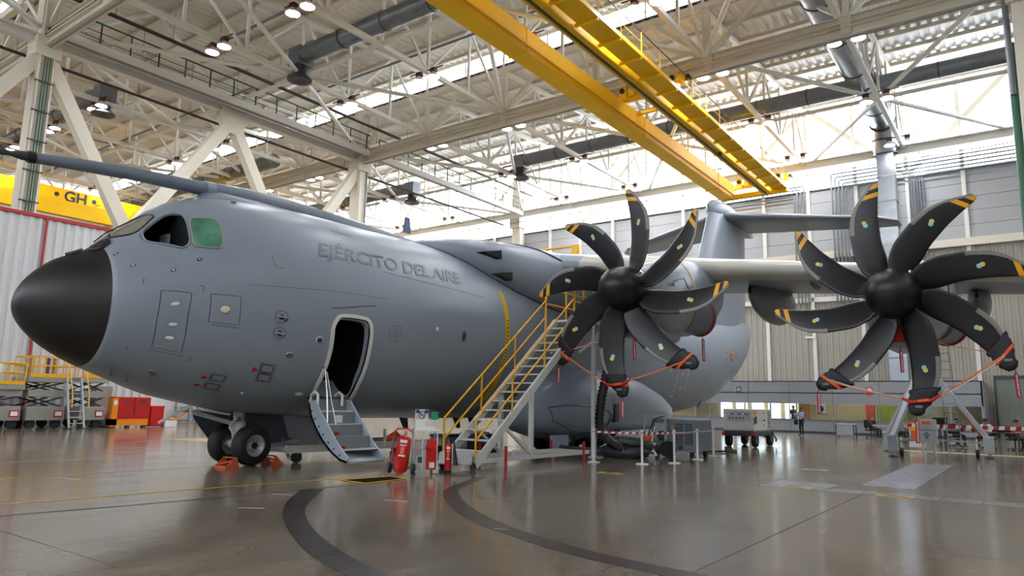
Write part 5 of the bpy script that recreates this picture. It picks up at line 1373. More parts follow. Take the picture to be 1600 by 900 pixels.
# ================================================================ GROUND AIR UNIT, DOLLY, BARRIERS
au = empty('ground_air_unit', (-9.0, 20.7, 0), label='blue-grey ground air unit with tubular front frame and round hatch', cat='machine')
M_AU = mat('air_unit_grey', (120, 130, 140), .4, var=.05)
MB().b2((-.55, -.3, .18), (.85, 1.0, 1.12)).build('housing', M_AU, au, bevel=.02)
MB().b2((-.42, -.34, .5), (-.02, -.3, 1.0)).build('front_door', M_LGREY, au, bevel=.01)
MB().cyl((-.2, -.37, .62), (-.2, -.33, .62), .15, n=20).build('round_hatch', M_DGREY, au); MB().bar((-.2, -.39, .5), (-.2, -.39, .74), .02).build('hatch_bar', M_CHROME, au)
for x in (.24, .55):
    MB().b2((x, -.33, .4), (x + .22, -.3, 1.0)).build('louvre_panel', M_DGREY, au)
    for k in range(9): MB().b2((x + .02, -.345, .43 + k * .062), (x + .2, -.33, .455 + k * .062)).build('louvre', M_AU, au)
MB().b2((.1, -.34, .82), (.18, -.3, .95)).build('warning_plate', M_ORG, au); MB().b2((.32, -.33, .24), (.46, -.3, .36)).build('vent', M_DGREY, au)
for x in (-.7, -.02): MB().bar((x, -.45, .12), (x, -.45, 1.28), .05).build('frame_post', M_LGREY, au)
MB().bar((-.72, -.45, 1.28), (.0, -.45, 1.28), .05).build('frame_top', M_LGREY, au)
for x, y in ((-.4, -.2), (.7, -.2), (-.4, .85), (.7, .85)): MB().cyl((x - .04, y, .1), (x + .04, y, .1), .1, n=16).build('wheel', M_BLK, au)
MB().cyl((.1, -.5, .24), (-.02, -.36, .24), .24, n=20).build('front_tyre', M_BLK, au)
MB().tube([(-.6, -.4, .3), (-.55, -.45, .75), (-.35, -.45, 1.12), (-.1, -.4, 1.2)], .018, 6).build('cable', M_BLKP, au)
fd = empty('hose_reel_dolly', (-9.15, 19.55, 0), label='small white framed dolly with bright orange drum', cat='dolly')
MB().cyl((-.3, .05, .46), (-.02, .0, .46), .17, n=20).build('drum', mat('bright_orange_paint', (250, 92, 20), .4), fd)
for a, c in (((-.2, -.15, .03), (.0, .0, .4)), ((.0, .0, .4), (.2, -.12, .04)), ((.0, .0, .4), (.1, .2, .04)), ((-.35, -.15, .06), (.05, -.18, .1)), ((0, 0, .4), (.08, .05, .92))): MB().bar(a, c, .03).build('frame_bar', M_WHT, fd)
for x, y, z in ((.0, -.05, .42), (.1, -.02, .4), (.06, -.1, .2)): MB().lathe([(0, -.07), (.06, -.04), (.07, 0), (.06, .04), (0, .07)], (x, y, z), (0, 0, 1), 14).build('valve_body', M_CHROME, fd)
for x, y in ((-.2, -.15), (.2, -.12), (.1, .2)): MB().cyl((x - .02, y, .04), (x + .02, y, .04), .04, n=12).build('caster', M_DGREY, fd)
M_TAPER = mat('tape_red', (176, 20, 36), .5)
def make_post():
    p = empty('barrier_post', (0, 0, 0))
    MB().cyl((0, 0, .02), (0, 0, .85), .032, n=14).build('pole', M_WHT, p); MB().lathe([(0, .03), (.05, .03), (.16, .022), (.17, .0), (0, .0)], (0, 0, 0), (0, 0, 1), 24).build('base', M_WHT, p)
    MB().cyl((0, 0, .82), (0, 0, .88), .038, n=14).build('cap', M_WHT, p); MB().cyl((.0, -.045, .8), (0, -.03, .8), .014, n=8).build('tape_clip', M_BLKP, p); return p
BP = [(-9.55, 16.85), (-8.38, 17.33), (-7.92, 18.33), (-7.97, 20.09), (-8.14, 21.8), (-8.9, 22.1)]
bl = ['white barrier post standing nearest the staircase base', 'white barrier post between hose heap and propeller', 'white barrier post before the orange drum', 'white barrier post beside the louvred air unit', 'white barrier post at the far end of the tape', 'white barrier post half hidden behind the air unit']
pp = make_post()
for i, (x, y) in enumerate(BP):
    o = pp if i == 0 else copy_tree(pp); o.location = (x, y, 0); tag(o, bl[i], 'barrier post', 'white tape barrier posts')
def tape(a, b_, z, label, h=.05, pitch=.085, sag=.0):
    o = empty('barrier_tape', (a[0], a[1], z), label=label, cat='barrier tape', group='red and white barrier tapes')
    d = Vector((b_[0] - a[0], b_[1] - a[1], 0)); L = d.length; d.normalize(); n = int(L / pitch); nrm = Vector((-d.y, d.x, 0)) * .003; b = MB()
    for i in range(n):
        x0 = L * i / n; x1 = L * (i + 1) / n; s = min(.03, L - x1) if i < n - 1 else 0; s0 = .03 if i > 0 else 0
        zz = lambda x: -sag * 4 * (x / L) * (1 - x / L)
        q = [d * x0 + Vector((0, 0, zz(x0) - h / 2)), d * x1 + Vector((0, 0, zz(x1) - h / 2)), d * (x1 + s) + Vector((0, 0, zz(x1) + h / 2)), d * (x0 + s0) + Vector((0, 0, zz(x0) + h / 2))]
        b.add([p + nrm for p in q] + [p - nrm for p in q], [(0, 1, 2, 3), (7, 6, 5, 4), (0, 4, 5, 1), (2, 6, 7, 3)], i % 2)
    b.build('tape_band', [M_TAPER, M_WHT], o); return o
tl = ['striped tape between first two barrier posts by the staircase', 'striped tape running before the hose heap', 'striped tape running before the louvred air unit', 'striped tape to the farthest barrier post']
for i in range(4): tape(BP[i], BP[i + 1], .8, tl[i], sag=.015)
tape((-2.55, 30.2), (4.5, 31.4), .98, 'striped tape fenced off behind the tripod jack', .13, .16)
tape((-4.0, 31.2), (-2.5, 30.25), .98, 'short striped tape between control box and tripod jack', .13, .16)

# ================================================================ FIRE EXTINGUISHERS, TOOL CART, MAT
def extinguisher(name, loc, r, h, label, tilt=0, wheels=False):
    e = empty(name, loc, 0, label, 'extinguisher'); R = Matrix.Rotation(tilt, 3, Vector((.8, .6, 0)).cross(Vector((0, 0, 1))))
    ax = R @ Vector((0, 0, 1))
    MB().lathe([(0, .02), (r * .8, .02), (r, .07), (r, h - r * .9), (r * .93, h - r * .5), (r * .7, h - r * .2), (r * .25, h), (0, h)], (0, 0, .03), tuple(ax), 28).build('cylinder', M_REDG, e)
    MB().cyl(ax * (h + .0) + Vector((0, 0, .03)), ax * (h + .09) + Vector((0, 0, .03)), .035, n=12).build('valve', M_CHROME, e)
    face = Vector((.62, -.78, 0))
    for z0, z1, w, m in ((h * .8, h * .88, r * 1.0, M_WHT), (h * .72, h * .75, r * .9, M_WHT), (h * .44, h * .48, r * .9, M_WHT), (h * .5, h * .7, r * .5, mat('pale_red_print', (226, 120, 110), .5))):
        rows = []
        for z in (z0, z1):
            rows.append([])
            for q in range(7):
                a = math.atan2(face.y, face.x) + (q - 3) / 3 * w / r / 2
                rows[-1].append(R @ Vector(((r + .003) * math.cos(a), (r + .003) * math.sin(a), 0)) + ax * z + Vector((0, 0, .03)))
        MB().grid(rows).build('label_band', m, e)
    return e
ex = extinguisher('wheeled_extinguisher', (-10.62, 10.75, .03), .17, .86, 'large glossy red wheeled fire extinguisher leaning by the tool cart', -.12); ex.scale = (.88, .88, .88)
MB().cyl((-.28, -.08, .13), (-.24, -.06, .13), .13, n=20).build('wheel', M_DGREY, ex); MB().cyl((.14, .26, .1), (.18, .28, .1), .13, n=20).build('wheel', M_DGREY, ex)
MB().bar((-.26, -.07, .13), (.16, .27, .13), .03).build('axle', M_DGREY, ex)
MB().tube([(-.25, -.02, .2), (-.3, .06, .7), (-.3, .08, .95), (-.22, .12, 1.02), (.0, .22, 1.02), (.1, .26, .95)], .02, 8).build('push_handle', M_RED, ex)
MB().box((.1, -.1, .04), (.12, .1, .05)).build('front_foot', M_RED, ex)
e2 = extinguisher('fire_extinguisher', (-10.2, 11.76, 0), .075, .6, 'slim red fire extinguisher with black horn standing by the stairs foot')
MB().tube([(0, 0, .66), (.06, .0, .74), (.14, .02, .66), (.15, .02, .5), (.18, .02, .3), (.2, .02, .18)], [.015, .015, .018, .03, .045, .05], 10).build('discharge_horn', M_BLKP, e2); MB().cyl((0, 0, .0), (0, 0, .07), .082, n=20).build('base_ring', M_BLKP, e2)
tc = empty('tool_cart', (-10.55, 11.38, 0), label='grey and red service cart with sign board on top', cat='cart')
M_CG = mat('cart_grey', (176, 178, 176), .4, var=.05)
tc.scale = (.82, .82, .82)
fx = Vector((.62, .78, 0)); fy = Vector((-.78, .62, 0))
def C(a, b_, z): return tuple(fx * a + fy * b_ + Vector((0, 0, z)))
def cbox(nm, a0, a1, b0, b1, z0, z1, m, bev=.006):
    return MB().prism([C(a0, b0, z0), C(a1, b0, z0), C(a1, b1, z0), C(a0, b1, z0)], (0, 0, z1 - z0)).build(nm, m, tc, bevel=bev)
cbox('body', -.3, .02, -.25, .25, .12, .62, M_CG); cbox('body', .02, .3, -.25, .25, .12, .62, M_RED)
MB().prism([C(-.3, -.27, .62), C(-.3, .25, .62), C(-.22, .25, .82), C(-.22, -.16, .82)], tuple(fx * .28)).build('sloped_lid', M_CG, tc); MB().prism([C(.02, -.27, .62), C(.02, .25, .62), C(.08, .25, .84), C(.08, -.16, .84)], tuple(fx * .26)).build('sloped_lid', M_RED, tc)
cbox('notice', -.22, -.06, -.262, -.25, .26, .46, M_WHT); cbox('notice_print', -.2, -.08, -.268, -.262, .28, .44, mat('dark_green_print', (60, 84, 66), .5)); cbox('paper_label', .1, .24, -.262, -.25, .16, .3, M_WHT)
for a, b_ in ((-.3, -.24), (.3, -.24), (-.3, .24), (.3, .24), (-.08, -.25)): MB().cyl(C(a, b_, .12), C(a, b_, 1.08), .014, n=8).build('frame_post', M_WHT, tc)
cbox('shelf', -.32, .32, -.27, .27, 1.06, 1.1, M_WHT)
for a, b_ in ((-.24, -.2), (.24, -.2), (-.24, .2), (.24, .2)): MB().cyl(C(a - .02, b_, .05), C(a + .02, b_, .05), .05, n=14).build('caster', M_WHT, tc)
cbox('paper_tray', -.26, .26, -.1, .1, 1.1, 1.34, M_WHT); cbox('leaflet', .0, .24, -.13, -.1, 1.2, 1.34, mat('leaflet_paper', (216, 204, 196), .5))
sb = cbox('sign_board', -.26, .08, .02, .05, 1.34, 1.62, M_WHT); cbox('sign_print', -.25, -.15, .0, .02, 1.52, 1.61, mat('sign_blue', (30, 72, 150), .5)); cbox('sign_print', -.02, .07, .0, .02, 1.52, 1.61, MATS['sign_blue']); cbox('sign_print', -.25, -.15, .0, .02, 1.38, 1.5, mat('sign_sand', (214, 200, 150), .5))
nb = MB(); c0 = Vector(C(-.085, -.004, 1.48)); nb.tube([c0 + fx * (.075 * math.cos(a)) + Vector((0, 0, .1 * math.sin(a))) for a in [2 * PI * k / 24 for k in range(24)]], .009, 6, closed=True); nb.build('prohibition_ring', M_BLKP, tc)
MB().bar(c0 + fx * -.05 + Vector((0, 0, .07)), c0 + fx * .05 + Vector((0, 0, -.07)), .016).build('prohibition_bar', M_BLKP, tc)
MB().bar(c0 + fx * -.05 + Vector((0, .01, -.01)), c0 + fx * .05 + Vector((0, .01, .0)), .04, .01).build('prohibition_symbol', M_DGREY, tc)
cbox('green_box', .16, .34, -.02, .12, 1.36, 1.56, mat('green_plastic', (20, 150, 104), .4))
fm = flat('floor_mat', [(-10.66, 9.25), (-9.95, 9.2), (-9.98, 10.3), (-10.5, 10.35)], mat('black_mat', (20, 20, 19), .9, spec=.1), .012); fm.parent = None; tag(fm, 'black floor mat with yellow border before the extinguisher', 'mat')
for p, q in (((-10.66, 9.25), (-9.95, 9.2)), ((-9.95, 9.2), (-9.98, 10.3)), ((-9.98, 10.3), (-10.5, 10.35)), ((-10.5, 10.35), (-10.66, 9.25))): MB().bar((p[0], p[1], .012), (q[0], q[1], .012), .035, .01).build('mat_border', M_SAFE, fm)
# wheel chocks
def chock(loc, rz, label):
    c = empty('wheel_chock', loc, rz, label, 'wheel chock', 'orange nose wheel chocks'); m = mat('chock_orange', (204, 84, 44), .5, var=.15, scale=10)
    for x in (-.22, .2): MB().prism([(x, -.16, 0), (x, .16, 0), (x, .1, .2), (x, .05, .2)], (.03, 0, 0)).build('end_plate', m, c)
    MB().prism([(-.22, .04, .19), (.23, .04, .19), (.23, .12, .19), (-.22, .12, .19)], (0, 0, .02)).build('top_bar', m, c); MB().bar((-.2, -.14, .02), (.22, -.14, .02), .04).build('base_bar', m, c); MB().bar((-.18, -.08, .06), (.18, .08, .16), .03).build('cross_bar', m, c)
chock((-14.33, 9.2, 0), 0, 'orange steel chock in front of the nose wheel'); chock((-14.33, 10.36, 0), PI, 'orange steel chock behind the nose wheel')
# towing frame and ramps under the belly
tb = empty('belly_trolley', (-15.2, 13.0, 0), label='pale low trolley frame standing under the belly', cat='trolley')
for x in (-.9, .9): MB().bar((x, -2.3, .32), (x, 3.2, .32), .14, .18).build('side_beam', M_SST, tb)
for y in (-2.2, .3, 3.1): MB().bar((-.9, y, .3), (.9, y, .3), .12, .12).build('cross_beam', M_SST, tb)
for a, c in (((-.9, -2.2, .1), (.9, -1.2, .7)), ((.9, -2.2, .1), (-.9, -1.2, .7))): MB().bar(a, c, .07).build('scissor_arm', M_LGREY, tb)
for x, y in ((-.9, -2.0), (.9, -2.0), (-.9, 3), (.9, 3)): MB().cyl((x - .05, y, .13), (x + .05, y, .13), .13, n=16).build('wheel', M_BLK, tb)
for y in (.8, 1.9): MB().bar((.95, y, .3), (.95, y, .75), .06).build('stake', M_WHT, tb)
MB().tube([(.9, .9, .45), (.95, 1.2, .62), (.9, 1.5, .45)], .07, 10).build('orange_fender', mat('bright_orange_paint', (250, 92, 20), .4), tb)
for k, (x, y, z, m) in enumerate(((-.2, 4.6, .0, M_MGREY), (.5, 5.6, 0, M_DGREY), (-.6, 6.6, 0, M_MGREY))):
    o = empty('equipment_case', (-15.2 + x, 13 + y, 0), label=['grey equipment case farther under the belly', 'dark equipment case between belly and main wheels', 'mid grey case beside the main wheels'][k], cat='case'); MB().b2((-.4, -.3, .0), (.4, .3, .5)).build('box', m, o, bevel=.02); MB().b2((-.42, -.32, .4), (.42, .32, .46)).build('lid_rim', M_DGREY, o)

# ================================================================ GROUND POWER UNIT
gp = empty('ground_power_unit', (-9.15, 28.6, 0), 0, 'white ground power unit on four wheels with control panel', 'machine')
M_GPW = mat('power_unit_white', (214, 212, 204), .4, var=.03)
GX0, GX1, GY0, GY1 = -.82, .36, -.75, 1.55
MB().b2((GX0, GY0, .62), (GX1, GY1, 1.46)).build('canopy', M_GPW, gp, bevel=.03)
MB().b2((GX0 - .02, GY0 - .03, .42), (GX1 + .02, GY1 + .25, .6)).build('chassis', M_DGREY, gp, bevel=.02)
MB().b2((GX0 + .14, GY0 - .012, .98), (GX1 - .1, GY0, 1.38)).build('control_panel', M_LGREY, gp)
for k in range(9): MB().cyl((GX0 + .24 + k * .09, GY0 - .022, 1.26), (GX0 + .24 + k * .09, GY0 - .01, 1.26), .03, n=10).build('gauge', M_DGREY if k % 3 else M_WHT, gp)
for k in range(5): MB().b2((GX0 + .24 + k * .13, GY0 - .02, 1.08), (GX0 + .3 + k * .13, GY0 - .01, 1.14)).build('switch', M_RED if k == 2 else M_DGREY, gp)
MB().b2((GX0 + .08, GY0 - .01, .68), (GX1 - .06, GY0, .92)).build('lower_panel', M_GPW, gp)
MB().b2((GX1, GY0 + .15, .9), (GX1 + .012, GY0 + .4, 1.18)).build('blue_plate', mat('navy_plate', (44, 52, 84), .4), gp); MB().b2((GX1, GY0 + .1, 1.22), (GX1 + .012, GY0 + .3, 1.38)).build('orange_plate', M_ORG, gp)
for k in range(3): MB().cyl((GX1, GY0 + .06, .9 + k * .09), (GX1 + .02, GY0 + .06, .9 + k * .09), .035, n=12).build('socket', M_BLKP, gp)
for k in range(9): MB().b2((GX1, GY1 - .5, .74 + k * .075), (GX1 + .014, GY1 - .14, .765 + k * .075)).build('louvre', M_DGREY, gp)
for y, z in ((.5, 1.28), (.5, 1.0), (.62, 1.0), (.5, .82)): MB().b2((GX1, y, z), (GX1 + .014, y + .08, z + .05)).build('latch', M_DGREY, gp)
for x in (GX0 + .02, GX1 - .02): MB().lathe([(0, -.03), (.07, -.02), (.07, .02), (0, .03)], (x, GY0 - .05, .5), (0, 1, 0), 16).build('tail_lamp', mat('red_lens', (220, 20, 24), .2), gp)
for x in (GX0 + .1, GX1 - .06):
    for y in (GY0 + .3, GY1 - .1):
        MB().lathe([(.1, -.09), (.22, -.09), (.25, -.04), (.25, .04), (.22, .09), (.1, .09)], (x, y, .25), (1, 0, 0), 22).build('tyre', M_BLK, gp); MB().cyl((x - .05, y, .25), (x + .07, y, .25), .1, n=14).build('wheel_hub', M_LGREY, gp)
MB().tube([(GX1 - .1, GY1 - .2, .45), (GX1 + .1, GY1 - .3, .5), (GX1 + .2, GY1 - .1, .3), (GX1 + .1, GY1 + .2, .18)], .03, 8).build('power_cable', M_BLKP, gp)
MB().bar((-.2, GY1 + .2, .45), (-.2, GY1 + 1.1, .3), .07).build('drawbar', M_DGREY, gp)
# cable on the floor from unit
hose('power_cable', [(-9.6, 27.6, .04), (-9.4, 26.4, .04), (-8.9, 25.4, .04), (-8.4, 24.6, .04), (-8.9, 23.7, .04), (-9.2, 22.8, .05)], .035, 'black power cable snaking on the floor by the white power unit')

# ================================================================ TRIPOD JACK under the outer wing
tj = empty('tripod_jack', (-3.1, 29.0, 0), label='large pale grey tripod wing jack under the outer propeller', cat='jack')
M_TJ = mat('jack_pale_grey', (176, 184, 192), .4, var=.04)
MB().cyl((0, 0, 1.4), (0, 0, 3.7), .16, .14, 18).build('ram', M_TJ, tj); MB().cyl((0, 0, 3.7), (0, 0, 4.4), .08, n=14).build('piston', M_CHROME, tj); MB().lathe([(.0, 0), (.16, 0), (.12, .14), (0, .14)], (0, 0, 4.38), (0, 0, 1), 16).build('jack_pad', M_DGREY, tj)
MB().box((0, 0, 3.1), (.42, .42, .3)).build('head', M_TJ, tj, bevel=.04)
for i, (x, y) in enumerate(((-.85, -1.9), (-1.5, 1.5), (1.75, -.2))):
    f = Vector((x, y, .62)); MB().bar((x * .08, y * .08, 3.05), f, .17, .13).build('leg', M_TJ, tj)
    lg = MB().b2((x - .15, y - .12, .16), (x + .15, y + .12, .72)).build('foot_housing', M_TJ, tj, bevel=.03)
    MB().cyl((x, y, .0), (x, y, .2), .05, n=12).build('foot_screw', M_CHROME, lg); MB().lathe([(0, .06), (.08, .06), (.16, .02), (.16, 0), (0, 0)], (x, y, 0), (0, 0, 1), 18).build('foot_pad', M_DGREY, lg)
    MB().bar((0, 0, .55), (x * .92, y * .92, .5), .06).build('tie_bar', M_CHROME, tj)
    xx, yy = x * .8, y * .8 + .2; MB().cyl((xx - .05, yy, .14), (xx + .05, yy, .14), .14, n=16).build('transport_wheel', M_BLK, tj); MB().bar((xx, yy, .14), (xx, yy, .62), .06).build('wheel_fork', M_WHT, tj)
MB().bar((1.05, -.1, 1.5), (1.55, -.22, .72), .12, .03).build('orange_reflector', M_STRAP, tj)
cb = empty('control_box', (-3.05, 28.2, 0), label='grey pump control box with lettered door beside the tripod jack', cat='box')
MB().b2((-.26, -.18, .46), (.28, .18, 1.24)).build('cabinet', M_LGREY, cb, bevel=.015); MB().b2((-.27, -.19, .88), (.29, -.17, .9)).build('door_gap', M_DGREY, cb); MB().b2((-.12, -.195, 1.08), (.14, -.18, 1.18)).build('red_plate', M_STRAP, cb)
for k, w in enumerate((.07, .2, .12, .1)): MB().b2((-w / 2, -.19, .78 - k * .06), (w / 2, -.18, .81 - k * .06)).build('door_print', M_DGREY, cb)
for x in (-.15, .2): MB().cyl((x, 0, 0), (x, 0, .48), .04, n=10).build('leg', M_WHT, cb)
la = empty('ladder', (-2.35, 29.6, 0), label='slim grey ladder leaning behind the tripod jack', cat='ladder')
for x in (-.2, .2): MB().bar((x, .0, 0), (x - .25, .4, 3.9), .05, .03).build('stile', M_MGREY, la)
for k in range(12): MB().cyl((-.2 - .25 * (k + 1) / 13, .4 * (k + 1) / 13, .3 * (k + 1)), (.2 - .25 * (k + 1) / 13, .4 * (k + 1) / 13, .3 * (k + 1)), .018, n=8).build('rung', M_MGREY, la)
# ================================================================ LEFT SIDE EQUIPMENT by the corrugated partition
M_LIFT = mat('lift_grey', (150, 148, 142), .45, var=.08)
def scissor_lift(y, label, w=1.7, deck=2.2, stair=False, gate=False):
    e = empty('lift_platform', (-35.6, y, 0), 0, label, 'lift platform', 'grey lift platforms with yellow railings')
    d = w
    MB().b2((-.9, -d / 2, .35), (.9, d / 2, .95)).build('chassis', M_LIFT, e, bevel=.03)
    MB().b2((-.85, -d / 2, 1.35), (.85, d / 2, 1.65)).build('mid_frame', M_LIFT, e, bevel=.02)
    MB().b2((-.95, -d / 2 - .05, deck - .22), (.95, d / 2 + .05, deck)).build('deck', M_LIFT, e, bevel=.02)
    for z0, z1 in ((.95, 1.35), (1.65, deck - .22)):
        for x in (-.7, .7):
            MB().bar((x, -d / 2 + .1, z0), (x, d / 2 - .1, z1), .1, .06).build('scissor_arm', M_DGREY, e); MB().bar((x, d / 2 - .1, z0), (x, -d / 2 + .1, z1), .1, .06).build('scissor_arm', M_DGREY, e)
    for x in (-.7, .7):
        for yy in (-d / 2 + .25, d / 2 - .25): MB().cyl((x - .08, yy, .2), (x + .08, yy, .2), .2, n=16).build('wheel', M_BLK, e)
    MB().b2((.9, -d / 2, deck), (.96, d / 2, deck + .16)).build('toe_board', M_SAFE, e)
    for x in (-.92, .92):
        for z in (deck + .9, deck + .5): MB().cyl((x, -d / 2, z), (x, d / 2, z), .03, n=8).build('rail', M_SAFE, e)
        for k in range(7): MB().cyl((x, -d / 2 + d * k / 6, deck), (x, -d / 2 + d * k / 6, deck + .9), .025, n=8).build('baluster', M_SAFE, e)
    for yy in (-d / 2, d / 2):
        for z in (deck + .9, deck + .5): MB().cyl((-.92, yy, z), (.92, yy, z), .03, n=8).build('rail', M_SAFE, e)
    MB().b2((.9, d / 2 - .42, .5), (.93, d / 2 - .08, .78)).build('red_plate', M_RED, e); MB().b2((.93, d / 2 - .38, .55), (.94, d / 2 - .12, .73)).build('white_plate', M_WHT, e)
    if gate: MB().b2((.94, -.5, deck + .45), (.97, .1, deck + .85)).build('notice_board', M_WHT, e)
    if stair:
        for yy in (d / 2 - .1, d / 2 + .5): MB().bar((1.75, yy, .05), (1.0, yy, deck), .07, .1).build('stair_stringer', M_LGREY, e)
        for k in range(8):
            t = (k + .7) / 8.4; MB().b2((1.75 - .75 * t - .12, d / 2 - .1, .05 + (deck - .05) * t), (1.75 - .75 * t + .12, d / 2 + .5, .08 + (deck - .05) * t)).build('stair_tread', M_LGREY, e)
        for yy in (d / 2 - .14, d / 2 + .54): MB().tube([(1.9, yy, .9), (1.85, yy, 1.5), (1.3, yy, 2.6), (1.0, yy, 3.0)], .025, 8).build('stair_rail', M_SAFE, e)
    return e
scissor_lift(11.45, 'lift platform with yellow gate and small notice board', 2.0, 1.85, False, True)
scissor_lift(13.4, 'lift platform with yellow railing and attached step ladder', 1.5, 2.2, True)
scissor_lift(15.3, 'lift platform with yellow toe board next to the red cabinet', 1.1, 2.25)
for k, (y, z, c) in enumerate(((12.9, 2.22, (150, 150, 140)), (13.25, 2.22, (220, 210, 200)), (13.55, 2.22, (60, 60, 130)), (13.8, 2.22, (170, 120, 80)))):
    o = empty('storage_tube', (-35.4, y, z), label=['grey tube', 'pale tube', 'purple tube', 'brown tube'][k] + ' standing on the lift platform with ladder', cat='tube'); MB().cyl((0, 0, 0), (0, 0, .85), .07, n=12).build('tube_body', mat('tube_%d' % k, c, .5), o); MB().cyl((0, 0, .85), (0, 0, .9), .08, n=12).build('tube_cap', M_WHT, o)
# cabinets
rc = empty('red_cabinet', (-34.6, 17.0, 0), label='red two-door cabinet on orange frame standing on the floor', cat='cabinet')
MB().b2((-.4, -.85, .12), (.0, .9, 1.42)).build('body', M_RED, rc, bevel=.02)
for y0, y1 in ((-.62, .1), (.14, .86)):
    dr_ = MB().b2((0, y0, .42), (.03, y1, 1.38)).build('door', mat('cabinet_red', (186, 20, 16), .4), rc)
    for k in range(4): MB().b2((.03, y0 + .2, 1.1 + k * .06), (.036, y1 - .2, 1.125 + k * .06)).build('vent_slot', M_DGREY, dr_)
    MB().b2((.03, .08 if y0 < 0 else .14, .7), (.05, .1 if y0 < 0 else .16, 1.0)).build('handle', M_CHROME, dr_)
MB().b2((-.42, -.9, .05), (.04, -.64, 1.36)).build('orange_side', M_ORG, rc); MB().b2((-.42, -.9, .1), (.04, .8, .4)).build('orange_base', M_ORG, rc); MB().b2((.04, -.84, 1.05), (.05, -.7, 1.25)).build('paper_label', M_WHT, rc)
for y in (-.8, -.05, .7): MB().b2((-.3, y - .06, 0), (-.02, y + .06, .1)).build('foot', M_DGREY, rc)
r2 = empty('red_bin', (-34.8, 18.25, 0), label='lower plain red bin beside the two-door red cabinet', cat='bin'); MB().b2((-.35, -.3, .03), (.2, .35, 1.0)).build('body', M_RED, r2, bevel=.03); MB().b2((-.37, -.32, .94), (.22, .37, 1.02)).build('lid', M_RED, r2, bevel=.02)
wb_ = empty('white_box', (-34.7, 18.95, 0), label='small white box with orange lid beside the red bin', cat='box'); MB().b2((-.2, -.3, 0), (.2, .3, .34)).build('body', M_WHT, wb_, bevel=.02); MB().b2((-.22, -.32, .34), (.22, .32, .42)).build('lid', M_ORG, wb_, bevel=.02)
for y, w, h, m, lb in ((16.38, .75, 1.9, mat('taupe_metal', (150, 144, 134), .45), 'tall taupe metal locker between lift platform and red cabinet'), (16.4, .5, .6, M_LGREY, 'short pale grey locker in front of the taupe one')):
    o = empty('metal_locker', (-36.4 if h > 1 else -35.5, y, 0), label=lb, cat='locker'); MB().b2((-.3, -w / 2, .05), (.3, w / 2, h)).build('body', m, o, bevel=.015); MB().b2((.3, -w / 2 + .04, .12), (.315, w / 2 - .04, h - .06)).build('door', m, o); MB().b2((.315, w / 2 - .12, h * .5), (.33, w / 2 - .09, h * .6)).build('handle', M_DGREY, o); MB().b2((-.28, -w / 2 + .02, 0), (.28, w / 2 - .02, .06)).build('plinth', M_DGREY, o)
sh = empty('strip_curtain_shed', (-38.9, 18.6, 0), label='pale shed wall with brown strip curtain behind the red cabinet', cat='shed')
MB().b2((0, 1.0, 0), (.12, 5.0, 2.5)).build('wall_panel', M_WHT, sh, bevel=.01); 
for k in range(9): MB().b2((.02, -.9 + k * .2, 0), (.04, -.72 + k * .2, 2.5)).build('curtain_strip', mat('brown_strip', (112, 100, 88), .4), sh)
MB().b2((0, -1.0, 2.5), (.14, 5.1, 2.65)).build('head_beam', M_LGREY, sh); MB().tube([Vector((.13, 3.6 + .14 * math.cos(a), 1.55 + .14 * math.sin(a))) for a in [PI + PI * k / 10 for k in range(11)]], .03, 6).build('red_mark', M_RED, sh)
for k, (y, w, h) in enumerate(((21.6, .8, 1.6), (22.7, .5, 1.4), (23.6, .9, 1.7))):
    o = empty('storage_rack', (-38.25, y, 0), label=['grey storage rack', 'narrow grey storage rack', 'wide grey storage rack'][k] + ' far behind the nose gear', cat='rack')
    for yy in (-w / 2, w / 2): MB().bar((0, yy, 0), (0, yy, h), .08).build('upright', M_STEELD, o)
    for z in (.2, h * .55, h): MB().b2((-.3, -w / 2, z - .03), (.3, w / 2, z)).build('shelf', M_DGREY, o)
    MB().bar((.1, -w / 2, .2), (.1, w / 2, h * .55), .1, .05).build('orange_brace', M_ORG, o)

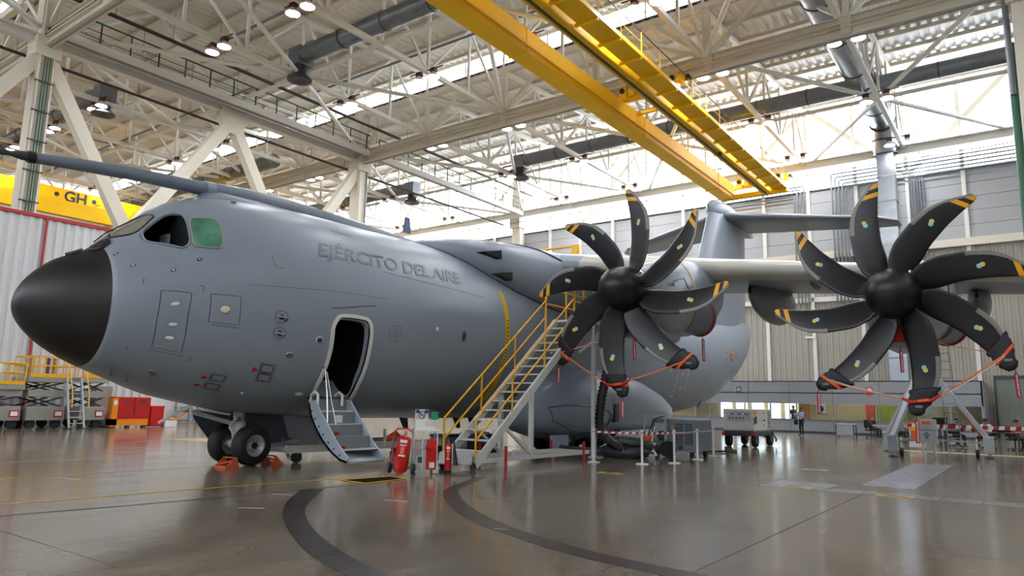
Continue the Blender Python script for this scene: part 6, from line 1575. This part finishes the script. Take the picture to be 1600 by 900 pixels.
# ================================================================ PEOPLE
M_SKIN = mat('skin', (176, 128, 104), .5); M_HAIRB = mat('dark_hair', (38, 28, 24), .5); M_HAIRR = mat('reddish_brown_hair', (110, 58, 34), .5)
def person(label, loc, rz, shirt, trousers, hair, pose='stand', h=1.72, arms=None):
    sc = h / 1.75
    if pose == 'stand':
        J = dict(pelvis=(0, 0, .95), belly=(0, .0, 1.1), chest=(0, .01, 1.32), neck=(0, 0, 1.47), head0=(0, -.015, 1.56), head1=(0, -.02, 1.66))
        for s, n in ((1, 'l'), (-1, 'r')):
            J['hip' + n] = (.1 * s, 0, .9); J['knee' + n] = (.11 * s, -.03, .5); J['ank' + n] = (.11 * s, .02, .09); J['toe' + n] = (.13 * s, -.15, .04)
            J['sh' + n] = (.19 * s, 0, 1.4)
            a = (arms or {}).get(n)
            if a: J['el' + n], J['wr' + n] = a
            else: J['el' + n] = (.25 * s, .03, 1.13); J['wr' + n] = (.26 * s, -.04, .88)
    else:
        J = dict(pelvis=(0, .05, .53), belly=(0, .02, .68), chest=(0, -.03, .9), neck=(0, -.05, 1.05), head0=(0, -.07, 1.14), head1=(0, -.09, 1.24))
        for s, n in ((1, 'l'), (-1, 'r')):
            J['hip' + n] = (.1 * s, 0, .52); J['knee' + n] = (.13 * s, -.44, .52); J['ank' + n] = (.13 * s, -.42, .1); J['toe' + n] = (.14 * s, -.58, .05)
            J['sh' + n] = (.19 * s, -.03, .98); J['el' + n] = (.24 * s, -.14, .74); J['wr' + n] = (.16 * s, -.38, .76)
    Rr = dict(pelvis=.145, belly=.135, chest=.155, neck=.058, head0=.08, head1=.088, hip=.095, knee=.06, ank=.042, toe=.036, sh=.07, el=.046, wr=.032)
    names = list(J); E = [('pelvis', 'belly'), ('belly', 'chest'), ('chest', 'neck'), ('neck', 'head0'), ('head0', 'head1')]
    for n in 'lr': E += [('pelvis', 'hip' + n), ('hip' + n, 'knee' + n), ('knee' + n, 'ank' + n), ('ank' + n, 'toe' + n), ('chest', 'sh' + n), ('sh' + n, 'el' + n), ('el' + n, 'wr' + n)]
    me = bpy.data.meshes.new('tmp'); me.from_pydata([tuple(c * sc for c in J[n]) for n in names], [(names.index(a), names.index(b_)) for a, b_ in E], [])
    o = bpy.data.objects.new('tmp', me); COL.objects.link(o); md = o.modifiers.new('skin', 'SKIN'); md.use_smooth_shade = True
    for i, n in enumerate(names):
        k = n if n in Rr else n[:-1]; r = Rr[k] * sc; v = me.skin_vertices[0].data[i]; v.radius = (r * (1.15 if k in ('chest', 'belly') else 1), r * (.8 if k in ('chest', 'belly') else 1)); v.use_root = (n == 'pelvis')
    sd = o.modifiers.new('sub', 'SUBSURF'); sd.levels = 2; sd.render_levels = 2
    dg = bpy.context.evaluated_depsgraph_get(); m2 = bpy.data.meshes.new_from_object(o.evaluated_get(dg)); bpy.data.objects.remove(o, do_unlink=True); m2.name = 'person'
    m2.materials.clear()
    for m in (M_SKIN, shirt, trousers, M_BLKP): m2.materials.append(m)
    seg = {}
    def nearest(p):
        best = None
        for a, b_ in E:
            A = Vector(J[a]) * sc; B_ = Vector(J[b_]) * sc; d = B_ - A; t = max(0, min(1, (p - A).dot(d) / d.length_squared)); q = (p - (A + d * t)).length
            if best is None or q < best[0]: best = (q, a, b_, t)
        return best
    for f in m2.polygons:
        _, a, b_, t = nearest(f.center); f.use_smooth = True; mi = 1
        if b_.startswith(('head', )) or a.startswith('head') or b_ == 'neck' and t > .55: mi = 0
        elif b_.startswith('knee') or a.startswith('hip') or b_.startswith('hip'): mi = 2
        elif b_.startswith('ank'): mi = 2
        elif b_.startswith('toe'): mi = 3
        elif b_.startswith('wr') and t > .3: mi = 0
        elif a == 'pelvis' and b_ == 'belly' and t < .3: mi = 2
        f.material_index = mi
    # hands, face: short tapered chains rooted in the body, merged into the same mesh
    b = MB()
    for n, s in (('l', 1), ('r', -1)):
        w = Vector(J['wr' + n]) * sc; d = (w - Vector(J['el' + n]) * sc).normalized(); side = d.cross(Vector((0, 1, .2))).normalized()
        b.tube([w - d * .02, w + d * .03, w + d * .075, w + d * .09], [.026 * sc, .036 * sc, .036 * sc, .02 * sc], 8)
        nr = side.cross(d)
        for k, L in enumerate((.07, .08, .075, .06)):
            q = w + d * .075 + side * (k - 1.5) * .019; b.tube([q, q + d * L * .5, q + d * L * .85 - nr * .02, q + d * L - nr * .035], [.0095, .009, .0085, .006], 6)
        q = w + d * .03 + side * -.03; b.tube([q, q - side * .025 + d * .03, q - side * .03 + d * .06], [.012, .011, .008], 6)
    hc = (Vector(J['head0']) + Vector(J['head1'])) / 2 * sc
    b.add([hc + Vector((-.014, -.08, -.02)), hc + Vector((.014, -.08, -.02)), hc + Vector((0, -.112, -.02)), hc + Vector((0, -.085, .025))], [(0, 2, 3), (2, 1, 3), (0, 1, 2)])
    for s in (-1, 1): b.lathe([(0, -.012), (.028, 0), (0, .012)], hc + Vector((s * .085, 0, -.005)), (1, 0, 0), 8)
    b.m = [0] * len(b.f); bm = bmesh.new(); bm.from_mesh(m2); tm = b.mesh('t', [M_SKIN]); bm.from_mesh(tm); bm.to_mesh(m2); bm.free()
    p = bpy.data.objects.new('person', m2); p.location = loc; p.rotation_euler = (0, 0, rz); link(p); tag(p, label, 'person')
    hb = MB(); prof = []
    hb.lathe([(.092 * sc, -.01), (.104 * sc, .04 * sc), (.092 * sc, .085 * sc), (.05 * sc, .118 * sc), (0, .125 * sc)], hc + Vector((0, .016, .0)), (0, .12, 1), 18); hb.build('hair', hair, p)
    for s in (-1, 1): MB().lathe([(0, -.006), (.011, 0), (0, .006)], hc + Vector((s * .032, -.083, .015)), (0, 1, 0), 8).build('eye', M_BLKP, p)
    MB().box(hc + Vector((0, -.083, -.05)), (.04, .012, .008)).build('mouth', mat('lips', (140, 80, 74), .5), p)
    return p
sh_blue = mat('pale_blue_shirt', (150, 168, 200), .7, var=.08, scale=20); tr_nav = mat('dark_navy_trousers', (26, 28, 40), .7); sh_white = mat('white_polo_shirt', (226, 226, 224), .7); dk = mat('black_clothes', (30, 30, 36), .7); sh_nav = mat('navy_top', (36, 40, 60), .7); sh_red = mat('dull_red_top', (150, 44, 40), .7); sh_gr = mat('pale_grey_top', (190, 188, 190), .7)
person('person in pale blue shirt and navy trousers standing before the office, holding papers', (-10.86, 43.0, 0), -.6, sh_blue, tr_nav, M_HAIRB, 'stand', 1.62, dict(l=((.26, -.12, 1.16), (.12, -.33, 1.2)), r=((-.25, -.1, 1.15), (-.08, -.34, 1.2))))
pa = MB().box((0, 0, 0), (.3, .01, .22)).build('paper_sheets', M_WHT, loc=(-11.06, 42.66, 1.16)); pa.rotation_euler = (.7, 0, -.6); tag(pa, 'white papers held by the person in the pale blue shirt', 'paper'); MB().box((0, -.007, 0), (.2, .004, .12)).build('printed_text', M_LGREY, pa)
bg = empty('shoulder_bag', (-11.15, 42.95, .62), label='black shoulder bag at the hip of the standing person', cat='bag'); MB().b2((-.1, -.08, 0), (.1, .08, .28)).build('bag_body', M_BLKP, bg, bevel=.03); MB().tube([(0, 0, .26), (.1, .0, .5), (.22, .02, .74), (.32, .04, .74), (.4, .04, .6)], .014, 6).build('bag_strap', M_BLKP, bg)
def chair(loc, rz, label):
    c = empty('office_chair', loc, rz, label, 'chair', 'dark office chairs'); m = mat('dark_chair_fabric', (34, 36, 42), .7)
    MB().b2((-.23, -.22, .4), (.23, .22, .46)).build('seat', m, c, bevel=.02); MB().b2((-.22, .2, .55), (.22, .26, .98)).build('backrest', m, c, bevel=.03); MB().bar((0, .23, .42), (0, .24, .6), .05).build('back_bracket', M_BLKP, c)
    MB().cyl((0, 0, .1), (0, 0, .4), .03, n=10).build('column', M_DGREY, c)
    for k in range(5):
        a = 2 * PI * k / 5; MB().bar((0, 0, .1), (.26 * math.cos(a), .26 * math.sin(a), .07), .04, .03).build('star_leg', M_DGREY, c); MB().cyl((.26 * math.cos(a), .26 * math.sin(a) - .015, .03), (.26 * math.cos(a), .26 * math.sin(a) + .015, .03), .03, n=8).build('caster', M_BLKP, c)
    return c
def seated(x, y, rz, lb, sh_, tr_, hr):
    person(lb, (x, y, 0), rz, sh_, tr_, hr, 'sit', 1.7)
    chair((x - math.sin(rz) * .06, y + math.cos(rz) * .06, 0), rz, 'dark office chair under the ' + lb.split(' sitting')[0])
seated(-7.35, 43.6, 1.2, 'person with reddish brown hair in navy sitting at a grey desk', sh_nav, dk, M_HAIRR)
seated(-1.75, 36.6, -.5, 'person in white polo shirt sitting behind the striped tape', sh_white, dk, M_HAIRB)
seated(-2.9, 37.2, .5, 'person in dark clothes sitting beside the monitor', dk, dk, M_HAIRB)
seated(-.75, 36.2, .8, 'person in dull red top sitting by the dark table', sh_red, dk, M_HAIRB)
seated(-5.3, 38.5, .9, 'person in pale grey top sitting behind the tripod legs', sh_gr, dk, M_HAIRB)
person('person in black standing inside the office behind the glass', (-13.0, 49.6, 0), .8, dk, dk, M_HAIRB, 'stand', 1.75, None)
def table(x, y, w, d, h, rz, m, label, panel=False):
    t = empty('work_table', (x, y, 0), rz, label, 'table'); MB().b2((-w / 2, -d / 2, h - .04), (w / 2, d / 2, h)).build('table_top', m, t, bevel=.008)
    for sx in (-1, 1):
        for sy in (-1, 1): MB().bar((sx * (w / 2 - .05), sy * (d / 2 - .05), 0), (sx * (w / 2 - .05), sy * (d / 2 - .05), h - .03), .05).build('leg', M_DGREY, t)
    if panel: MB().b2((-w / 2 + .06, -d / 2 + .04, .15), (w / 2 - .06, -d / 2 + .06, h - .04)).build('front_panel', M_LGREY, t)
    return t
table(-8.6, 43.4, 1.0, .8, .74, 0, M_LGREY, 'pale grey desk with front panel before the office', True)
table(-6.5, 42.75, 1.2, .7, .72, 0, M_LGREY, 'pale grey desk in front of the seated person in navy')
table(-1.9, 35.2, 2.6, .7, .74, 0, mat('dark_table_top', (54, 40, 34), .4), 'long dark table behind the striped tape'); table(-4.2, 37.4, 1.4, .8, .74, 0, mat('brown_table_top', (96, 72, 52), .4), 'brown table between tripod jack and monitor')
mn = empty('computer_monitor', (-3.4, 36.2, 0), label='black monitor on a stand by the dark table', cat='monitor'); MB().b2((-.28, -.03, .9), (.28, .03, 1.26)).build('screen', M_BLKP, mn, bevel=.01); MB().bar((0, 0, 0), (0, 0, .95), .06).build('stand', M_DGREY, mn); MB().b2((-.2, -.15, 0), (.2, .15, .02)).build('foot', M_DGREY, mn)
for k, (x, y, s) in enumerate(((-2.6, 35.25, .3), (-2.1, 35.15, .22), (-1.2, 35.2, .34), (-4.5, 37.4, .3), (-4.0, 37.3, .22))):
    o = empty('equipment_bag', (x, y, .74), label=['large black bag', 'small black bag', 'tall black bag', 'brown rucksack', 'dark pouch'][k] + ' lying on the %s table' % ('dark' if k < 3 else 'brown'), cat='bag'); MB().b2((-s / 2, -.12, 0), (s / 2, .12, s * .7)).build('bag_body', M_BLKP if k != 3 else mat('brown_canvas', (84, 62, 44), .7), o, bevel=.05); MB().tube([(-s * .25, 0, s * .66), (-s * .1, 0, s * .85), (s * .1, 0, s * .85), (s * .25, 0, s * .66)], .012, 6).build('bag_handle', M_BLKP, o)
yb_ = empty('rag_stand', (-4.0, 33.6, 0), label='orange and yellow rags hung on a white trolley behind the tripod', cat='trolley')
for x in (-.25, .25): MB().bar((x, 0, .06), (x, 0, 1.0), .03).build('upright', M_WHT, yb_)
MB().bar((-.25, 0, 1.0), (.25, 0, 1.0), .03).build('top_bar', M_WHT, yb_); MB().b2((-.2, -.04, .45), (.12, .04, .98)).build('orange_rag', M_STRAP, yb_, bevel=.03); MB().b2((-.28, -.06, .72), (.02, -.02, 1.02)).build('yellow_rag', M_SAFE, yb_, bevel=.02); MB().b2((-.28, -.2, .06), (.28, .2, .36)).build('tray', M_WHT, yb_, bevel=.02)
